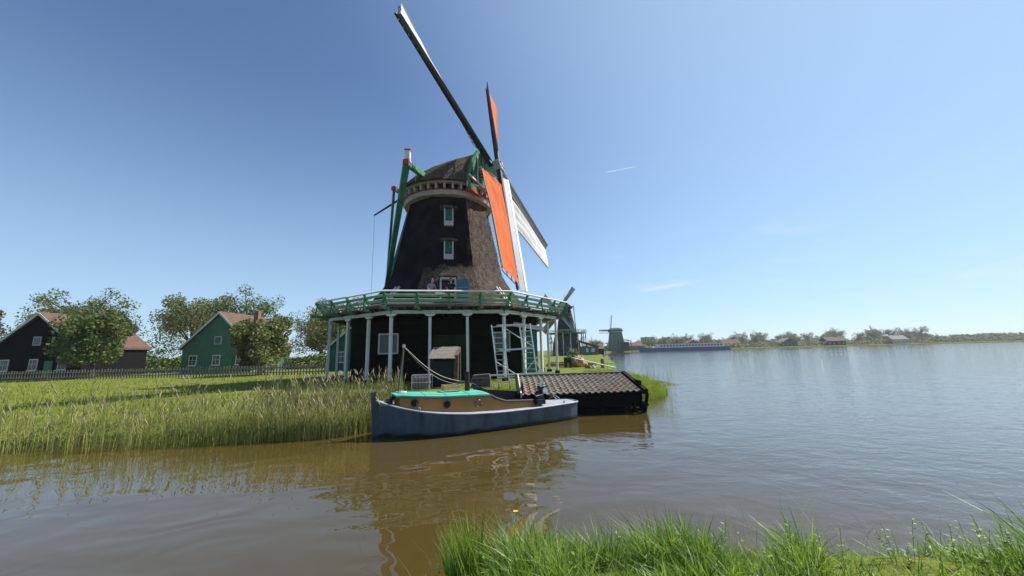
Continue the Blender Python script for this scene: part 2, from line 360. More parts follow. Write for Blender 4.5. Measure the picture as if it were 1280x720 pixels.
# ------------------------------------------------------------------ grass and reeds
def blade(M_,x,y,z,h,w,lean,az,mi=0,seg=3,droop=.5):
    d=V((math.cos(az),math.sin(az),0)); s_=V((-d.y,d.x,0)); 
    fa=rnd(0,PI); s_=V((math.cos(fa),math.sin(fa),0))
    vs=[];fs=[]
    for i in range(seg+1):
        t=i/seg; c=V((x,y,z))+d*(lean*h*(t**2))+V((0,0,h*(t-droop*lean*t*t*.5)))
        ww=w*(1-t**1.6)*.5+.0004
        vs+=[c-s_*ww,c+s_*ww]
    fs=[(2*i,2*i+1,2*i+3,2*i+2) for i in range(seg)]
    M_.add(vs,fs,mi)
def dens(x,y,s=1.): return .5+.5*noise.noise(V((x*s,y*s,3.3)))
G=MB(); random.seed(11)
def fgshore(x): return interp([-5,-2.4,-1.7,-.9,0,2.2,5,9,16],[.6,2.6,3.5,4.15,4.45,4.6,4.5,3.9,2.2],x)
n=0
clumps=[]
for i in range(420):
    x=rnd(-1.1,9.5) if i%2 else rnd(-.75,2.6)
    y=fgshore(x)-abs(random.gauss(0,.5))+.03
    if x<-.5 and random.random()<.5: continue
    if y<2.1: continue
    hh=.36+.22*noise.noise(V((x*1.7,y*1.3,0)))+.16*noise.noise(V((x*.6,7,0)))
    clumps.append((x,y,rnd(.06,.17),max(.14,hh+.16*math.sin(x*4.1+1.2))*rnd(.5,1.2),random.random()))
for i in range(12): clumps.append((rnd(-.66,-.40),rnd(3.9,4.25),.10,rnd(.60,.82),.1))
for i in range(12): clumps.append((rnd(.25,.95),rnd(4.15,4.5),.15,rnd(.42,.6),.7))
for i in range(8): clumps.append((rnd(1.25,1.9),rnd(4.1,4.5),.15,rnd(.45,.62),.3))
for (x,y,r,h,k) in clumps:
    nb=int(20+70*r/.2); a0=rnd(0,2*PI)
    for j in range(nb):
        a=rnd(0,2*PI); q=r*math.sqrt(random.random()); xx=x+q*math.cos(a); yy=y+q*math.sin(a)
        bh=h*rnd(.5,1.15); zz=lerp(WZ,-.22,min(1,max(0,(fgshore(xx)-yy)/1.1)))
        blade(G,xx,yy,zz-.03,bh+.05,rnd(.007,.015) if k<.55 else rnd(.014,.028),(rnd(.03,.35) if k==.1 else rnd(.05,.9)),a*.5+a0*.5+rnd(-.8,.8),(0 if random.random()<.5 else (1 if random.random()<.7 else 2)),4,rnd(.4,.9))
for i in range(9000):
    x=rnd(-1.2,9.0) if i%3 else rnd(-.9,3.0); y=fgshore(x)-rnd(-.05,1.7)
    if y<1.8: continue
    zz=lerp(WZ,-.2,min(1,max(0,(fgshore(x)-y)/1.1)))
    blade(G,x,y,zz-.02,rnd(.10,.32),rnd(.006,.016),rnd(.2,1.),rnd(0,2*PI),random.choice((0,0,1,1,2)),3,.7)
for i in range(260):   # dry stalks poking out
    x=rnd(-1.0,6); y=fgshore(x)-rnd(0,.5); blade(G,x,y,-.6,rnd(.2,.8),.006,rnd(.05,.9),rnd(0,2*PI),3,4,.3)
tag(G.build('bank_grass',[grass_m,grass_m2,mat('grass_blades_pale',(.20,.30,.06),.45,scale=3,col2=(.34,.42,.12),transl=.5,spec=.6),reed_m]),'bright green backlit grass growing along the near bank','grass',kind='stuff')
# broad dock leaves
D=MB()
for i in range(90):      # leafy weed stems
    x=rnd(-.75,7); y=fgshore(x)-rnd(.0,.8); zz=lerp(WZ,-.2,min(1,max(0,(fgshore(x)-y)/1.1))); hh=rnd(.25,.55); lx,ly=rnd(-.1,.1),rnd(-.1,.1)
    D.tube([(x,y,zz),(x+lx*.5,y+ly*.5,zz+hh*.6),(x+lx,y+ly,zz+hh)],[.004,.003,.002],4)
    for j in range(int(hh*34)):
        t=rnd(.25,1); a=j*2.4+rnd(-.3,.3); L=rnd(.03,.075)*(1.3-t*.5); p=V((x+lx*t,y+ly*t,zz+hh*t)); d=V((math.cos(a),math.sin(a),rnd(.1,.7))).normalized(); sd3=d.cross(Z).normalized()
        D.quad(p,p+d*L*.5+sd3*L*.28,p+d*L-Z*.01,p+d*L*.5-sd3*L*.28,1)
for i in range(26):
    x=rnd(-.5,3.2); y=fgshore(x)-rnd(.0,.5); zz=-.6
    for j in range(5):
        a=rnd(0,2*PI); L=rnd(.15,.3); blade(D,x,y,zz,L*1.3,.045,rnd(.5,.9),a,0,4,.6)
tag(D.build('dock_leaves',[grass_m,mat('weed_leaf',(.09,.19,.02),.5,scale=4,col2=(.20,.33,.05),transl=.45)]),'broad dock leaves low among the near bank grass','weeds',kind='stuff')
# a yellow flower at the water edge
fl=empty('dandelion_flower',(-.02,4.62,-.62),'small yellow flower at the near water edge left of the broad grass clump','flower')
f=MB(); f.tube([(-.02,4.62,-.62),(-.02,4.63,-.3),(-.02,4.62,-.02)],.004,5); f.build('stem',grass_m,fl)
f=MB()
for k in range(16):
    a=2*PI*k/16; d=V((math.cos(a),math.sin(a)*.8,.35)); p=V((-.02,4.62,-.02)); f.quad(p,p+d*.02+V((-d.y,d.x,0))*.006,p+d*.035,p+d*.02-V((-d.y,d.x,0))*.006)
f.lathe([(0,.008),(.012,.004),(.012,-.006),(0,-.012)],8,(-.02,4.62,-.02)); f.build('flower_head',flower_m,fl)

def shore_y(x): return interp([-90,-40,-20,-12,-5.6,-4.2],[6.5,9,11,12,13,14.2],x)
random.seed(5); Rd=MB()
def reed(x,y,z,h,mi=0):
    a=rnd(0,2*PI); ln=rnd(.03,.22); w=rnd(.009,.019)
    blade(Rd,x,y,z,h,w,ln,a,mi,3,.2)
    d=V((math.cos(a),math.sin(a),0))
    if mi==0 and random.random()<.28:
        tip=V((x,y,z))+d*(ln*h)+V((0,0,h*(1-.1*ln)))
        d2=(d*.5+V((0,0,1))).normalized()
        Rd.tube([tip-d2*.10,tip,tip+d2*.13],[.006,.02,.003],4,2)
    for j in range(2):
        t=rnd(.3,.8); blade(Rd,x+d.x*ln*h*t*t,y+d.y*ln*h*t*t,z+h*t*.95,rnd(.2,.45),.012,rnd(.5,1.1),rnd(0,2*PI),1 if random.random()<.6 else 0,2,.7)
for i in range(5200):
    x=-4.3-abs(random.gauss(0,1))*3.2 if i%3 else rnd(-26,-4.3); sy=shore_y(x); y=sy+rnd(-1.15,.9)
    if x>-4.75 and y<12.6 : continue
    if x<-8 and dens(x,y,.35)<.3: continue
    k=.5+.5*noise.noise(V((x*.7,y*.7,9)))
    z=WZ-.05 if y<sy+.1 else -.2
    green=random.random()<.52
    h=(rnd(.85,1.6) if not green else rnd(.6,1.2))*(.68+.4*k)
    reed(x,y,z,h,1 if green else 0)
tag(Rd.build('reed_bed',[reed_m,reed_green,seed_m]),'straw and green reeds standing in the water left of the boat','reeds',kind='stuff')
# lawn under and before the mill
random.seed(9); Lw=MB()
for i in range(26000):
    x=rnd(-13,9) if i%2 else rnd(-1.8,8.5); y=rnd(15.2,26) if i%2 else rnd(15.2,21)
    if x>8.0 and y<22: continue
    if .3<x<5.3 and 14.5<y<18.2: continue
    if x>2 and y<18.1: continue
    if x<-3 and y<16: continue
    blade(Lw,x,y,-.03,rnd(.05,.13),rnd(.008,.016),rnd(.1,.8),rnd(0,2*PI),0,2)
for i in range(9000):   # rough grass on the point right of the boathouse
    a=random.random(); x=rnd(5.6,9.0); y=rnd(18,31)
    sx_=interp([17.8,19.3,21.8,25,30,37],[5.2,7.2,8.4,8.6,8.3,9.3],y)
    if x>sx_+.35: continue
    near=max(0,1-abs(x-sx_)/1.2)
    z=-.03 if x<sx_-.8 else lerp(-.05,WZ,min(1,(x-sx_+.8)/.9))
    blade(Lw,x,y,z,rnd(.15,.3)+.4*near*rnd(.4,1),rnd(.012,.022),rnd(.1,.6),rnd(0,2*PI),1,3)
for i in range(90):
    y=rnd(19,30); sx_=interp([17.8,19.3,21.8,25,30,37],[5.2,7.2,8.4,8.6,8.3,9.3],y)
    blade(Lw,sx_+rnd(-.3,.9),y,WZ,rnd(1.2,2.1),.012,rnd(.02,.15),rnd(0,2*PI),2,3,.1)
for i in range(26000):   # longer grass over the left bank
    x=rnd(-70,-9); sy2=shore_y(x); y=sy2+1+abs(random.gauss(0,1))*13
    if y>46 or dens(x,y,.22)<.38: continue
    blade(Lw,x,y,-.03,rnd(.12,.34)*(.5+dens(x,y,.5)),rnd(.02,.045),rnd(.1,.9),rnd(0,2*PI),random.choice((0,0,1,2)) if dens(x,y,.8)>.55 else 0,2)
tag(Lw.build('lawn_grass',[lawn_m,grass_m,reed_m]),'short sunlit grass round the mill, rougher on the point by the boathouse','grass',kind='stuff')

# ------------------------------------------------------------------ windmill machinery shared by the mills
def octp(C,b,Rr,z,k): 
    a=-PI/2+b+(k-.5)*PI/4; return V((C[0]+Rr*math.cos(a),C[1]+Rr*math.sin(a),z))
def frame(al,ta):
    nh=V((math.cos(al),math.sin(al),0)); n=nh*math.cos(ta)+V((0,0,math.sin(ta))); u=n.cross(V((0,0,1))).normalized(); w=u.cross(n); return nh,n,u,w
def make_sail(root,H,er,et,n,Rl,canvas,wid=2.2,s=1.,off=0,simple=False,boards=True,bmat=None):
    H=H+n*off
    st=MB()
    st.beam(H,H+er*(Rl*.5),.40*s,.36*s,up=n,w2=.32*s,h2=.28*s); st.beam(H+er*(Rl*.5),H+er*Rl,.32*s,.28*s,up=n,w2=.17*s,h2=.14*s)
    for q in (.3,.5,.72,.9): st.beam(H+er*(Rl*q)-et*.1*s,H+er*(Rl*q)-et*.45*s+n*.1,.06*s,.06*s)
    sail=st.build('sail',stockm,root)
    r0,r1=1.7*s,Rl-.3*s; nb=12 if simple else 25
    th=lambda r: R(lerp(25,3,(r-r0)/(r1-r0)))
    T=lambda r:(et*math.cos(th(r))-n*math.sin(th(r)))
    la=MB(); tw=.05*s*(2 if simple else 1)
    for i in range(nb):
        r=lerp(r0,r1,i/(nb-1)); c=H+er*r; la.beam(c-T(r)*.32*s,c+T(r)*wid*.93*(1-.10*math.sin(PI*(r-r0)/(r1-r0))),tw,tw*.7,up=n)
        if i<nb-1:
            rr=lerp(r0,r1,(i+1)/(nb-1)); c2=H+er*rr
            for q in ((.33,.62,.925) if not simple else (1.,)): la.beam(c+T(r)*wid*q*(1-.10*math.sin(PI*(r-r0)/(r1-r0))),c2+T(rr)*wid*q*(1-.10*math.sin(PI*(rr-r0)/(r1-r0))),tw*.8,tw*.8,up=n)
    la.build('lattice',lattice_m,sail)
    if canvas is not None:
        def cf(u,v):
            r=lerp(r0+.05,r1,v); t=lerp(.16*s,wid*1.03,u)
            t=t if v>.1 else t*1.
            bil=.16*s*math.sin(PI*u)*(math.sin(PI*v)**.6)+.30*s*math.sin(v*23+u*4+2*math.sin(v*7))*(u*(1-u))**.7+.12*math.sin(u*19+v*9+3*math.sin(v*5))*(1-v*.5)
            rr=r+ (0.9*s*(1-u)*max(0,1-v*9))       # inner edge slants towards the stock
            return H+er*rr+T(r)*(t-.10*wid*u*math.sin(PI*v))+n*(.17*s+bil*.30)
        c=MB(); c.grid(cf,14,60 if not simple else 12); c.build('canvas',canvas,sail,smooth=True)
        if not simple:
            rp=MB(); ed=[cf(1,k/60) for k in range(61)]
            for k in range(60): rp.beam(ed[k]+n*.02,ed[k+1]+n*.02,.05,.05,up=n)
            for k in range(1,60,2): rp.beam(ed[k],ed[k]+T(lerp(r0,r1,k/60))*.12-n*.12,.03,.03,up=n)
            rp.build('canvas_rope',rope,sail)
    if boards:
        b=MB(); ph=R(33); q0,q1=1.3*s,Rl-.02*s
        for k in range(8 if not simple else 2):
            kk=8 if not simple else 2
            ra=lerp(q0,q1,k/kk)+.004; rb=lerp(q0,q1,(k+1)/kk)-.004
            d=(-et*math.cos(ph)+n*math.sin(ph)); c=-et*.17*s+n*.1*s
            b.beam(H+er*ra+c+d*.24*s,H+er*rb+c+d*.24*s,.03*s,.46*s,up=d)
        b.build('leading_board',bmat or board_grey,sail,label=None)
        e=MB(); e.beam(H+er*q0+c+d*.56*s,H+er*q1+c+d*.56*s,.06*s,.16*s,up=d); e.build('board_edge',white if bmat is None else bmat,sail)
    return sail
def cap_mesh(C,al,s0,s1,zb,ridge,halfw,mats,flare=0.):
    nh,_,_,_=frame(al,0); uu=V((math.sin(al),-math.cos(al),0)); M_=MB(); ns=36; nt_=28
    def fn(u,v):
        s_=lerp(s0,s1,v); t=lerp(-1,1,u); w=halfw(s_); zt=ridge(s_); 
        p=V((C[0],C[1],zb))+nh*s_+uu*(w*t)
        k=max(0,1-abs(t)**1.75)**.80
        # thick soft thatch skirt
        p.z=zb+(zt-zb)*k
        q=.06*noise.noise(p*1.7)
        return p+V((0,0,q))
    M_.grid(fn,nt_,ns); 
    # underside
    def fu(u,v):
        s_=lerp(s0,s1,v); t=lerp(-1,1,u); return V((C[0],C[1],zb-.02))+nh*s_+uu*(halfw(s_)*t)
    M_.grid(fu,6,ns)
    return M_
def build_body(C,b,prof,matl,root,name='thatched_body',sub=10,jit=.03):
    M_=MB(); rings=[]
    zs=[p[0] for p in prof]; rs=[p[1] for p in prof]; nz_=34
    per=8*sub; vs=[];fs=[]
    for j in range(nz_+1):
        z=lerp(zs[0],zs[-1],j/nz_)
        # smooth radius (catmull-ish through averaging)
        r=(interp(zs,rs,z-.25)+interp(zs,rs,z)*2+interp(zs,rs,z+.25))/4
        for k in range(8):
            A=octp(C,b,r,z,k);B=octp(C,b,r,z,k+1)
            for i in range(sub):
                t=i/sub; p=A.lerp(B,t)
                # corners softened a little
                e=min(t,1-t); 
                if e<.1: p=p.lerp(V((C[0],C[1],z)),.006*(1-e/.1))
                p=p+(p-V((C[0],C[1],z))).normalized()*(jit*noise.noise(p*2.2)+jit*.6*noise.noise(p*6))
                vs.append(p)
    for j in range(nz_):
        for k in range(per): fs.append((j*per+k,j*per+(k+1)%per,(j+1)*per+(k+1)%per,(j+1)*per+k))
    M_.add(vs,fs); return M_.build(name,matl,root,smooth=False)

# ================================================================== NEAR MILL
C1=(-5.42,31.08); BE=.178; AL=-.349; TA=.2545; PH=1.2056; RL=12.78; HD=4.549; HZ=17.29
mill=empty('windmill',(C1[0],C1[1],0),'large black thatched windmill with orange and white sails standing over the moored boat','windmill')
prof1=[(4.3,7.7),(5.2,6.75),(6.0,6.05),(6.6,5.58),(7.3,5.12),(8.0,4.76),(10.4,4.24),(12.1,3.88),(14.3,3.43)]
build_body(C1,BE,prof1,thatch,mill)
nh,nn_,u_,w_=frame(AL,TA)
if u_.y>0: u_=-u_
uu=V((math.sin(AL),-math.cos(AL),0))
Cv=V((C1[0],C1[1],0))
ridge=lambda s:interp([-4.3,-4.1,-3.75,-3.2,-2.5,-1.35,0,1.1,2.6,3.2],[15.12,15.45,15.85,16.4,16.95,17.65,18.12,18.4,18.7,18.8],s)
halfw=lambda s:4.4*math.sqrt(max(0.0004,1-((s-.1)/4.42)**2)) if s<.2 else interp([.2,1.5,2.6,3.2],[4.4,4.1,3.45,3.0],s)
cm=cap_mesh(C1,AL,-4.3,3.2,15.1,ridge,halfw,None); cap=cm.build('cap',thatch_cap,mill,smooth=True)
# front gable boards of the cap
g=MB(); zb=15.1; fr=[]; s_=3.2
for i in range(13):
    t=lerp(-1,1,i/12); k=max(0,1-abs(t)**1.75)**.80; fr.append(Cv+nh*(s_+.03)+uu*(2.9*t)+V((0,0,zb+3.9*k)))
low=[Cv+nh*(s_+.03)+uu*(2.9*lerp(-1,1,i/12))+V((0,0,zb-.4)) for i in range(13)]
for i in range(12): g.quad(low[i],low[i+1],fr[i+1],fr[i],0)
for i in range(12): g.beam(fr[i]+nh*.1,fr[i+1]+nh*.1,.14,.34,up=nh.cross(fr[i+1]-fr[i]),mi=1)
for i in range(7): g.beam(low[2*i]+nh*.08,fr[2*i]+nh*.08,.12,.06,up=nh,mi=1 if i%2 else 2)
g.beam(low[0]+nh*.25,low[-1]+nh*.25,.3,.34,mi=1); g.beam(low[0]+nh*.25+V((0,0,.9)),low[-1]+nh*.25+V((0,0,.9)),.1,.14,mi=2)
g.beam(low[0]+nh*.3-V((0,0,.3)),low[-1]+nh*.3-V((0,0,.3)),.3,.16,mi=3)
g.build('cap_front',[teal,dark_green,dwhite,red],cap)
# rim between body and cap
rm=MB(); cc=(C1[0],C1[1],0)
rm.lathe([(3.3,14.05),(3.74,14.1),(3.82,14.5),(3.5,14.52)],64,cc,0); rm.lathe([(3.84,14.44),(3.86,14.5),(3.7,14.53)],64,cc,1)
rm.lathe([(3.38,14.5),(3.38,15.15)],64,cc,2)
rm.lathe([(3.8,14.93),(4.13,14.95),(4.15,15.1)],64,cc,0); rm.lathe([(4.15,15.0),(4.165,15.04),(4.15,15.06)],64,cc,1)
for k in range(38):
    a=2*PI*k/38; d=V((math.cos(a),math.sin(a),0)); c=Cv+d*3.7+V((0,0,14.72)); rm.beam(c-d*.32,c+d*.32,.15,.42,mi=0)
rm.build('cap_rim',[offw,red,black],mill)
# windows
fn_=V((math.sin(BE),-math.cos(BE),0)); ft=V((math.cos(BE),math.sin(BE),0))
def face_dir(k): 
    a=-PI/2+BE+k*PI/4; return V((math.cos(a),math.sin(a),0)),V((-math.sin(a),math.cos(a),0))
def mill_window(k,z,shift=0,w=.62,h=1.35):
    d,t=face_dir(k); rb=interp([p[0] for p in prof1],[p[1] for p in prof1],z-h/2)*math.cos(PI/8)
    c=Cv+d*(rb+.04)+t*shift+V((0,0,z)); M_=MB()
    for s in (-1,1): M_.beam(c+t*(s*w/2)-V((0,0,h/2)),c+t*(s*w/2)+V((0,0,h/2)),.09,.5,up=d)
    M_.beam(c-V((0,0,h/2-.18)),c-V((0,0,h/2-.19-.01))+V((0,0,.01)),.1,.1)
    M_.beam(c-t*(w/2+.03)-V((0,0,h*.5)),c+t*(w/2+.03)-V((0,0,h*.5)),.56,.08)
    M_.beam(c-t*(w/2-.046)-V((0,0,h*.36))+d*.1,c+t*(w/2-.046)-V((0,0,h*.36))+d*.1,.05,h*.27)
    fr=M_.build('window',dwhite,mill)
    P_=MB(); P_.beam(c-t*(w/2-.046)+V((0,0,h*.14))+d*.08,c+t*(w/2-.046)+V((0,0,h*.14))+d*.08,.04,h*.70); P_.build('pane',greenpane,fr)
    S=MB(); S.beam(c-t*(w/2+.35)+V((0,0,h/2+.08))-d*.1,c+t*(w/2+.35)+V((0,0,h/2+.08))-d*.1,.95,.14)
    S.beam(c-t*(w/2+.1)+V((0,0,h/2+.18))-d*.12,c+t*(w/2+.1)+V((0,0,h/2+.18))-d*.12,.8,.12); S.build('hood',thatch_cap,fr)
mill_window(0,12.15,-.02); mill_window(0,9.35,-.02)
def slope_door(k,z0=4.66,w=.36,h=2.0):
    d,t=face_dir(k); pz=[p[0] for p in prof1]; pr=[p[1] for p in prof1]
    def wp(z,o): return Cv+d*(interp(pz,pr,z)*math.cos(PI/8)+o)+Z*z
    M_=MB()
    for s_ in (-1,1): M_.beam(wp(z0,.02)+t*(s_*w/2),wp(z0+h,.10)+t*(s_*w/2),.10,.16,up=d)
    o=M_.build('door_frame',dwhite,mill); P_=MB(); P_.beam(wp(z0,.03),wp(z0+h,.04),w-.10,.05,up=d); P_.build('doorway',black,o)
def mill_door(k,z0=4.66,w=1.0,h=2.15,leaf=False,shift=0):
    d,t=face_dir(k); rb=interp([p[0] for p in prof1],[p[1] for p in prof1],z0+1.1)*math.cos(PI/8)
    c=Cv+d*rb+t*shift+V((0,0,z0)); M_=MB()
    for s in (-1,1): M_.beam(c+t*(s*w/2),c+t*(s*w/2)+Z*h,.12,.55,up=d)
    M_.beam(c-t*(w/2+.06)+Z*(h+.06),c+t*(w/2+.06)+Z*(h+.06),.58,.13)
    o=M_.build('door_frame',dwhite,mill)
    P_=MB(); P_.beam(c-t*(w/2-.062)+Z*h/2-d*.12,c+t*(w/2-.062)+Z*h/2-d*.12,.05,h-.02); P_.build('doorway',black,o)
    S=MB(); S.beam(c-t*(w/2+.15)+Z*(h+.2)-d*.3,c+t*(w/2+.15)+Z*(h+.2)-d*.3,1.2,.12); S.build('hood',thatch_cap,o)
    if leaf:
        q=c+t*(w/2+.08)+d*.3; e=(t*.93+d*.35).normalized(); L_=MB(); L_.beam(q+Z*h*.5,q+e*.85+Z*h*.5,.05,h-.05)
        lo=L_.build('door',bluedoor,mill,label='blue door leaf standing open to the right'); 
        H_=MB(); H_.beam(q+e*.1+Z*h*.72-V((0,0,0))+d*.04-t*.02,q+e*.8+Z*h*.72+d*.04,.03,.1); H_.build('door_batten',board_grey,lo)
mill_door(0,leaf=True,shift=-.06); [slope_door(k) for k in (-1,1,2,-2)]
# stage
Z=V((0,0,1))
deck=MB()
for k in range(8):
    a=octp(C1,BE,9.45,4.66,k);b=octp(C1,BE,9.45,4.66,k+1);ai=octp(C1,BE,4.2,4.66,k);bi=octp(C1,BE,4.2,4.66,k+1)
    rws=30
    for i in range(rws):   # individual boards with gaps, laid parallel to the edge
        t0=i/rws+.003; t1=(i+1)/rws-.0035
        p=[a.lerp(ai,t0),b.lerp(bi,t0),b.lerp(bi,t1),a.lerp(ai,t1)]
        if k==0 and False: continue
        deck.add(p+[q-Z*.05 for q in p],((0,1,2,3),(7,6,5,4),(0,4,5,1),(1,5,6,2),(2,6,7,3),(3,7,4,0)))
deck.build('stage_deck',deckm,mill)
jo=MB()
for k in range(8):
    for i in range(12):
        t=(i+.5)/12
        a=octp(C1,BE,9.3,4.52,k).lerp(octp(C1,BE,9.3,4.52,k+1),t); b=octp(C1,BE,4.5,4.52,k).lerp(octp(C1,BE,4.5,4.52,k+1),t); jo.beam(a,b,.1,.17)
jo.build('stage_joists',joist,mill)
rb_=MB(); RBR=8.97
for k in range(8):
    a=octp(C1,BE,RBR,4.31,k);b=octp(C1,BE,RBR,4.31,k+1); d=(b-a).normalized()
    rb_.beam(a+d*.02,b-d*.02,.2,.22)
    
rb_.build('ring_beam',dwhite,mill,bevel=.012)
# posts: three bays per side, one mesh copied
pm=MB(); pm.beam((0,0,.26),(0,0,4.0),.17,.17,up=(0,1,0)); 
pm.add([(-.31,-.085,4.195),(.31,-.085,4.195),(.31,-.085,4.12),(.16,-.085,4.05),(.0,-.085,4.03),(-.16,-.085,4.05),(-.31,-.085,4.12),(-.31,.085,4.195),(.31,.085,4.195),(.31,.085,4.12),(.16,.085,4.05),(.0,.085,4.03),(-.16,.085,4.05),(-.31,.085,4.12)],
   [(0,6,5,4,3,2,1),(7,8,9,10,11,12,13)]+[(i,(i+1)%7,7+(i+1)%7,7+i) for i in range(7)])
post0=pm.build('post',white,mill,bevel=.01)
fm=MB(); fm.beam((0,0,-.05),(0,0,.26),.34,.34,up=(0,1,0)); 
me=fm.build('footing',concrete); me.parent=post0; foot0=me
first=True
for k in range(8):
    for i in range(3):
        p=octp(C1,BE,RBR,0,k).lerp(octp(C1,BE,RBR,0,k+1),i/3); loc=p-Cv
        rz=BE+k*PI/4-(PI/8 if i==0 else 0)
        if first: o=post0; first=False; ft_=foot0
        else:
            o=post0.copy(); COL.objects.link(o); o.parent=mill; ft_=foot0.copy(); COL.objects.link(ft_); ft_.parent=o
        o.location=loc; o.rotation_euler=(R(rnd(-.3,.3)),R(rnd(-.3,.3)),rz)
# fix builder offset of the first post (mesh was written relative to the mill)
for v in post0.data.vertices: v.co=v.co+Cv
# outriggers, railing posts, railing
RR,ZR=9.95,5.47
for k in range(8):
    for i in range(4):
        t=i/4; 
        top=octp(C1,BE,RR,ZR-.03,k).lerp(octp(C1,BE,RR,ZR-.03,k+1),t); bt=octp(C1,BE,9.50,4.74,k).lerp(octp(C1,BE,9.50,4.74,k+1),t)
        out=octp(C1,BE,RR+.12,4.50,k).lerp(octp(C1,BE,RR+.12,4.50,k+1),t); inn=octp(C1,BE,8.3,4.42,k).lerp(octp(C1,BE,8.3,4.42,k+1),t)
        d=(out-inn).normalized()
        gp=MB(); en=MB(); gp.beam(inn,out,.15,.18)
        gp.beam(bt-d*.1,top,.09,.14,up=d)
        gp.beam(out-d*.12+Z*.06,bt.lerp(top,.75),.08,.08,up=d)
        en.beam(out,out+d*.14,.17,.19)
        en.build('outrigger_end',rust,gp.build('railing_post',dark_green,mill))
r1=MB(); r2=MB(); r3=MB()
for k in range(8):
    for (M_,f0,w,h) in ((r1,1.,.13,.09),(r2,.66,.05,.17),(r2,.28,.05,.19),(r3,.0,.06,.10)):
        Rk=lerp(9.52,RR,f0); zk=lerp(4.76,ZR,f0); a=octp(C1,BE,Rk,zk,k);b=octp(C1,BE,Rk,zk,k+1); dd=(b-a).normalized()
        up=(octp(C1,BE,RR,ZR,k).lerp(octp(C1,BE,RR,ZR,k+1),.5)-octp(C1,BE,9.52,4.76,k).lerp(octp(C1,BE,9.52,4.76,k+1),.5))
        M_.beam(a+dd*.01,b-dd*.01,w,h,up=up)
r1.build('top_rail',white,mill,bevel=.01); r2.build('railing_planks',rail_green,mill); r3.build('kick_board',board_grey,mill)
# lower walls (clapboard) in the mill's own directions
def P1(a,b,z=0): return Cv+ft*a+fn_*b+Z*z
def clap(M_,A,B,z0,z1,step=.2,t=.03,mi=0):
    A=V(A);B=V(B);d=(B-A).normalized(); nr=V((d.y,-d.x,0)); z=z0
    while z<z1-.02:
        zz=min(z+step,z1); p=[A+nr*t+Z*z,B+nr*t+Z*z,B+nr*.004+Z*zz,A+nr*.004+Z*zz]
        q=[A+Z*z,B+Z*z]
        M_.quad(*p,mi); M_.quad(q[0],q[1],p[1],p[0],mi); z+=step
xl,xr,yf,yb=-6.3,6.2,5.6,-6.5
lw=MB(); clap(lw,P1(xl,yf),P1(xr,yf),-.1,4.2); clap(lw,P1(xr,yf),P1(xr,yb),-.1,4.2,mi=1); clap(lw,P1(xr,yb),P1(xl,yb),-.1,4.2); clap(lw,P1(xl,yb),P1(xl,yf),-.1,4.2)
lw.build('lower_wall',[tar_green,teal],mill)
def win(a,w,z0,z1,nx=2,nz=3,name='window'):
    c0=P1(a,yf+.05); F_=MB(); 
    for s in (-1,1): F_.beam(c0+ft*(s*w/2)+Z*z0,c0+ft*(s*w/2)+Z*z1,.09,.09,up=fn_)
    for zz in (z0,z1): F_.beam(c0-ft*(w/2+.045)+Z*zz+fn_*.01,c0+ft*(w/2+.045)+Z*zz+fn_*.01,.1,.09)
    fo=F_.build(name,rail_green if a>0 else dwhite,mill)
    G_=MB(); G_.beam(c0-ft*(w/2-.05)+Z*(z0+z1)/2-fn_*.02,c0+ft*(w/2-.05)+Z*(z0+z1)/2-fn_*.02,.03,z1-z0-.1); G_.build('pane',glass,fo)
    B_=MB()
    for i in range(1,nx): x=lerp(-w/2,w/2,i/nx); B_.beam(c0+ft*x+Z*(z0+.05)+fn_*.005,c0+ft*x+Z*(z1-.05)+fn_*.005,.035,.03,up=fn_)
    for i in range(1,nz): zz=lerp(z0,z1,i/nz); B_.beam(c0-ft*(w/2-.06)+Z*zz+fn_*.008,c0+ft*(w/2-.06)+Z*zz+fn_*.008,.03,.03)
    B_.build('glazing_bars',teal,fo)
win(-3.95,1.2,1.85,3.12); win(3.7,1.05,1.8,3.08)
# teal corner panel with its pale fascia, at the right end of the lower wall
pn=MB(); clap(pn,P1(xr-1.15,yf+.04),P1(xr+.02,yf+.04),0,3.2,.18); pn.build('teal_panel',teal,mill)
fa=MB(); fa.beam(P1(xr-1.7,yf+.18,3.68),P1(xr+.35,yf+.5,3.3),.08,.3); fa.beam(P1(xr+.35,yf+.5,3.3),P1(xr+.4,yb,3.3),.08,.26); fa.build('fascia',dwhite,mill)
dd=MB(); clap(dd,P1(-1.0,yf+.04),P1(1.5,yf+.04),.1,3.0,.22); dd.build('loading_door',mat('mossy_green_boards',(.012,.022,.006),.9,var=.35,scale=1.2,bump=.3),mill)
# windshaft, sails
H=Cv+nh*HD+Z*HZ
sh=MB(); sh.tube([Cv+nh*1.0+Z*(HZ-1.0),H-nn_*.75],.36,12); sh.build('windshaft',black,mill)
hb=MB(); hb.beam(H-nn_*.8,H+nn_*.55,.95,.95,up=w_); hb.build('poll_end',rail_green,mill,bevel=.06)
hf=MB(); hf.beam(H+nn_*.552,H+nn_*.6,.8,.8,up=w_,mi=0)
for k in range(4):
    a=PI/4+k*PI/2; hf.beam(H+nn_*.6+(w_*math.cos(a)+u_*math.sin(a))*.05,H+nn_*.63+(w_*math.cos(a)+u_*math.sin(a))*.42,.16,.1,up=nn_,mi=1,w2=.02)
hf.build('hub_star',[dwhite,red],mill)
def arm(k):
    a=PH+k*PI/2; er=w_*math.cos(a)+u_*math.sin(a); et=-(-w_*math.sin(a)+u_*math.cos(a)); return er,et
for k,(cv) in enumerate((wcanvas,orange,wcanvas,orange)):   # A up-near, C down, D away, B up
    er,et=arm(k); make_sail(mill,H,er,et,nn_,RL,cv,wid=2.6 if k==2 else 2.2,off=.28 if k%2 else -.2,bmat=(stockm,None,mat('board_dark_grey',(.15,.15,.16),.6),stockm)[k])
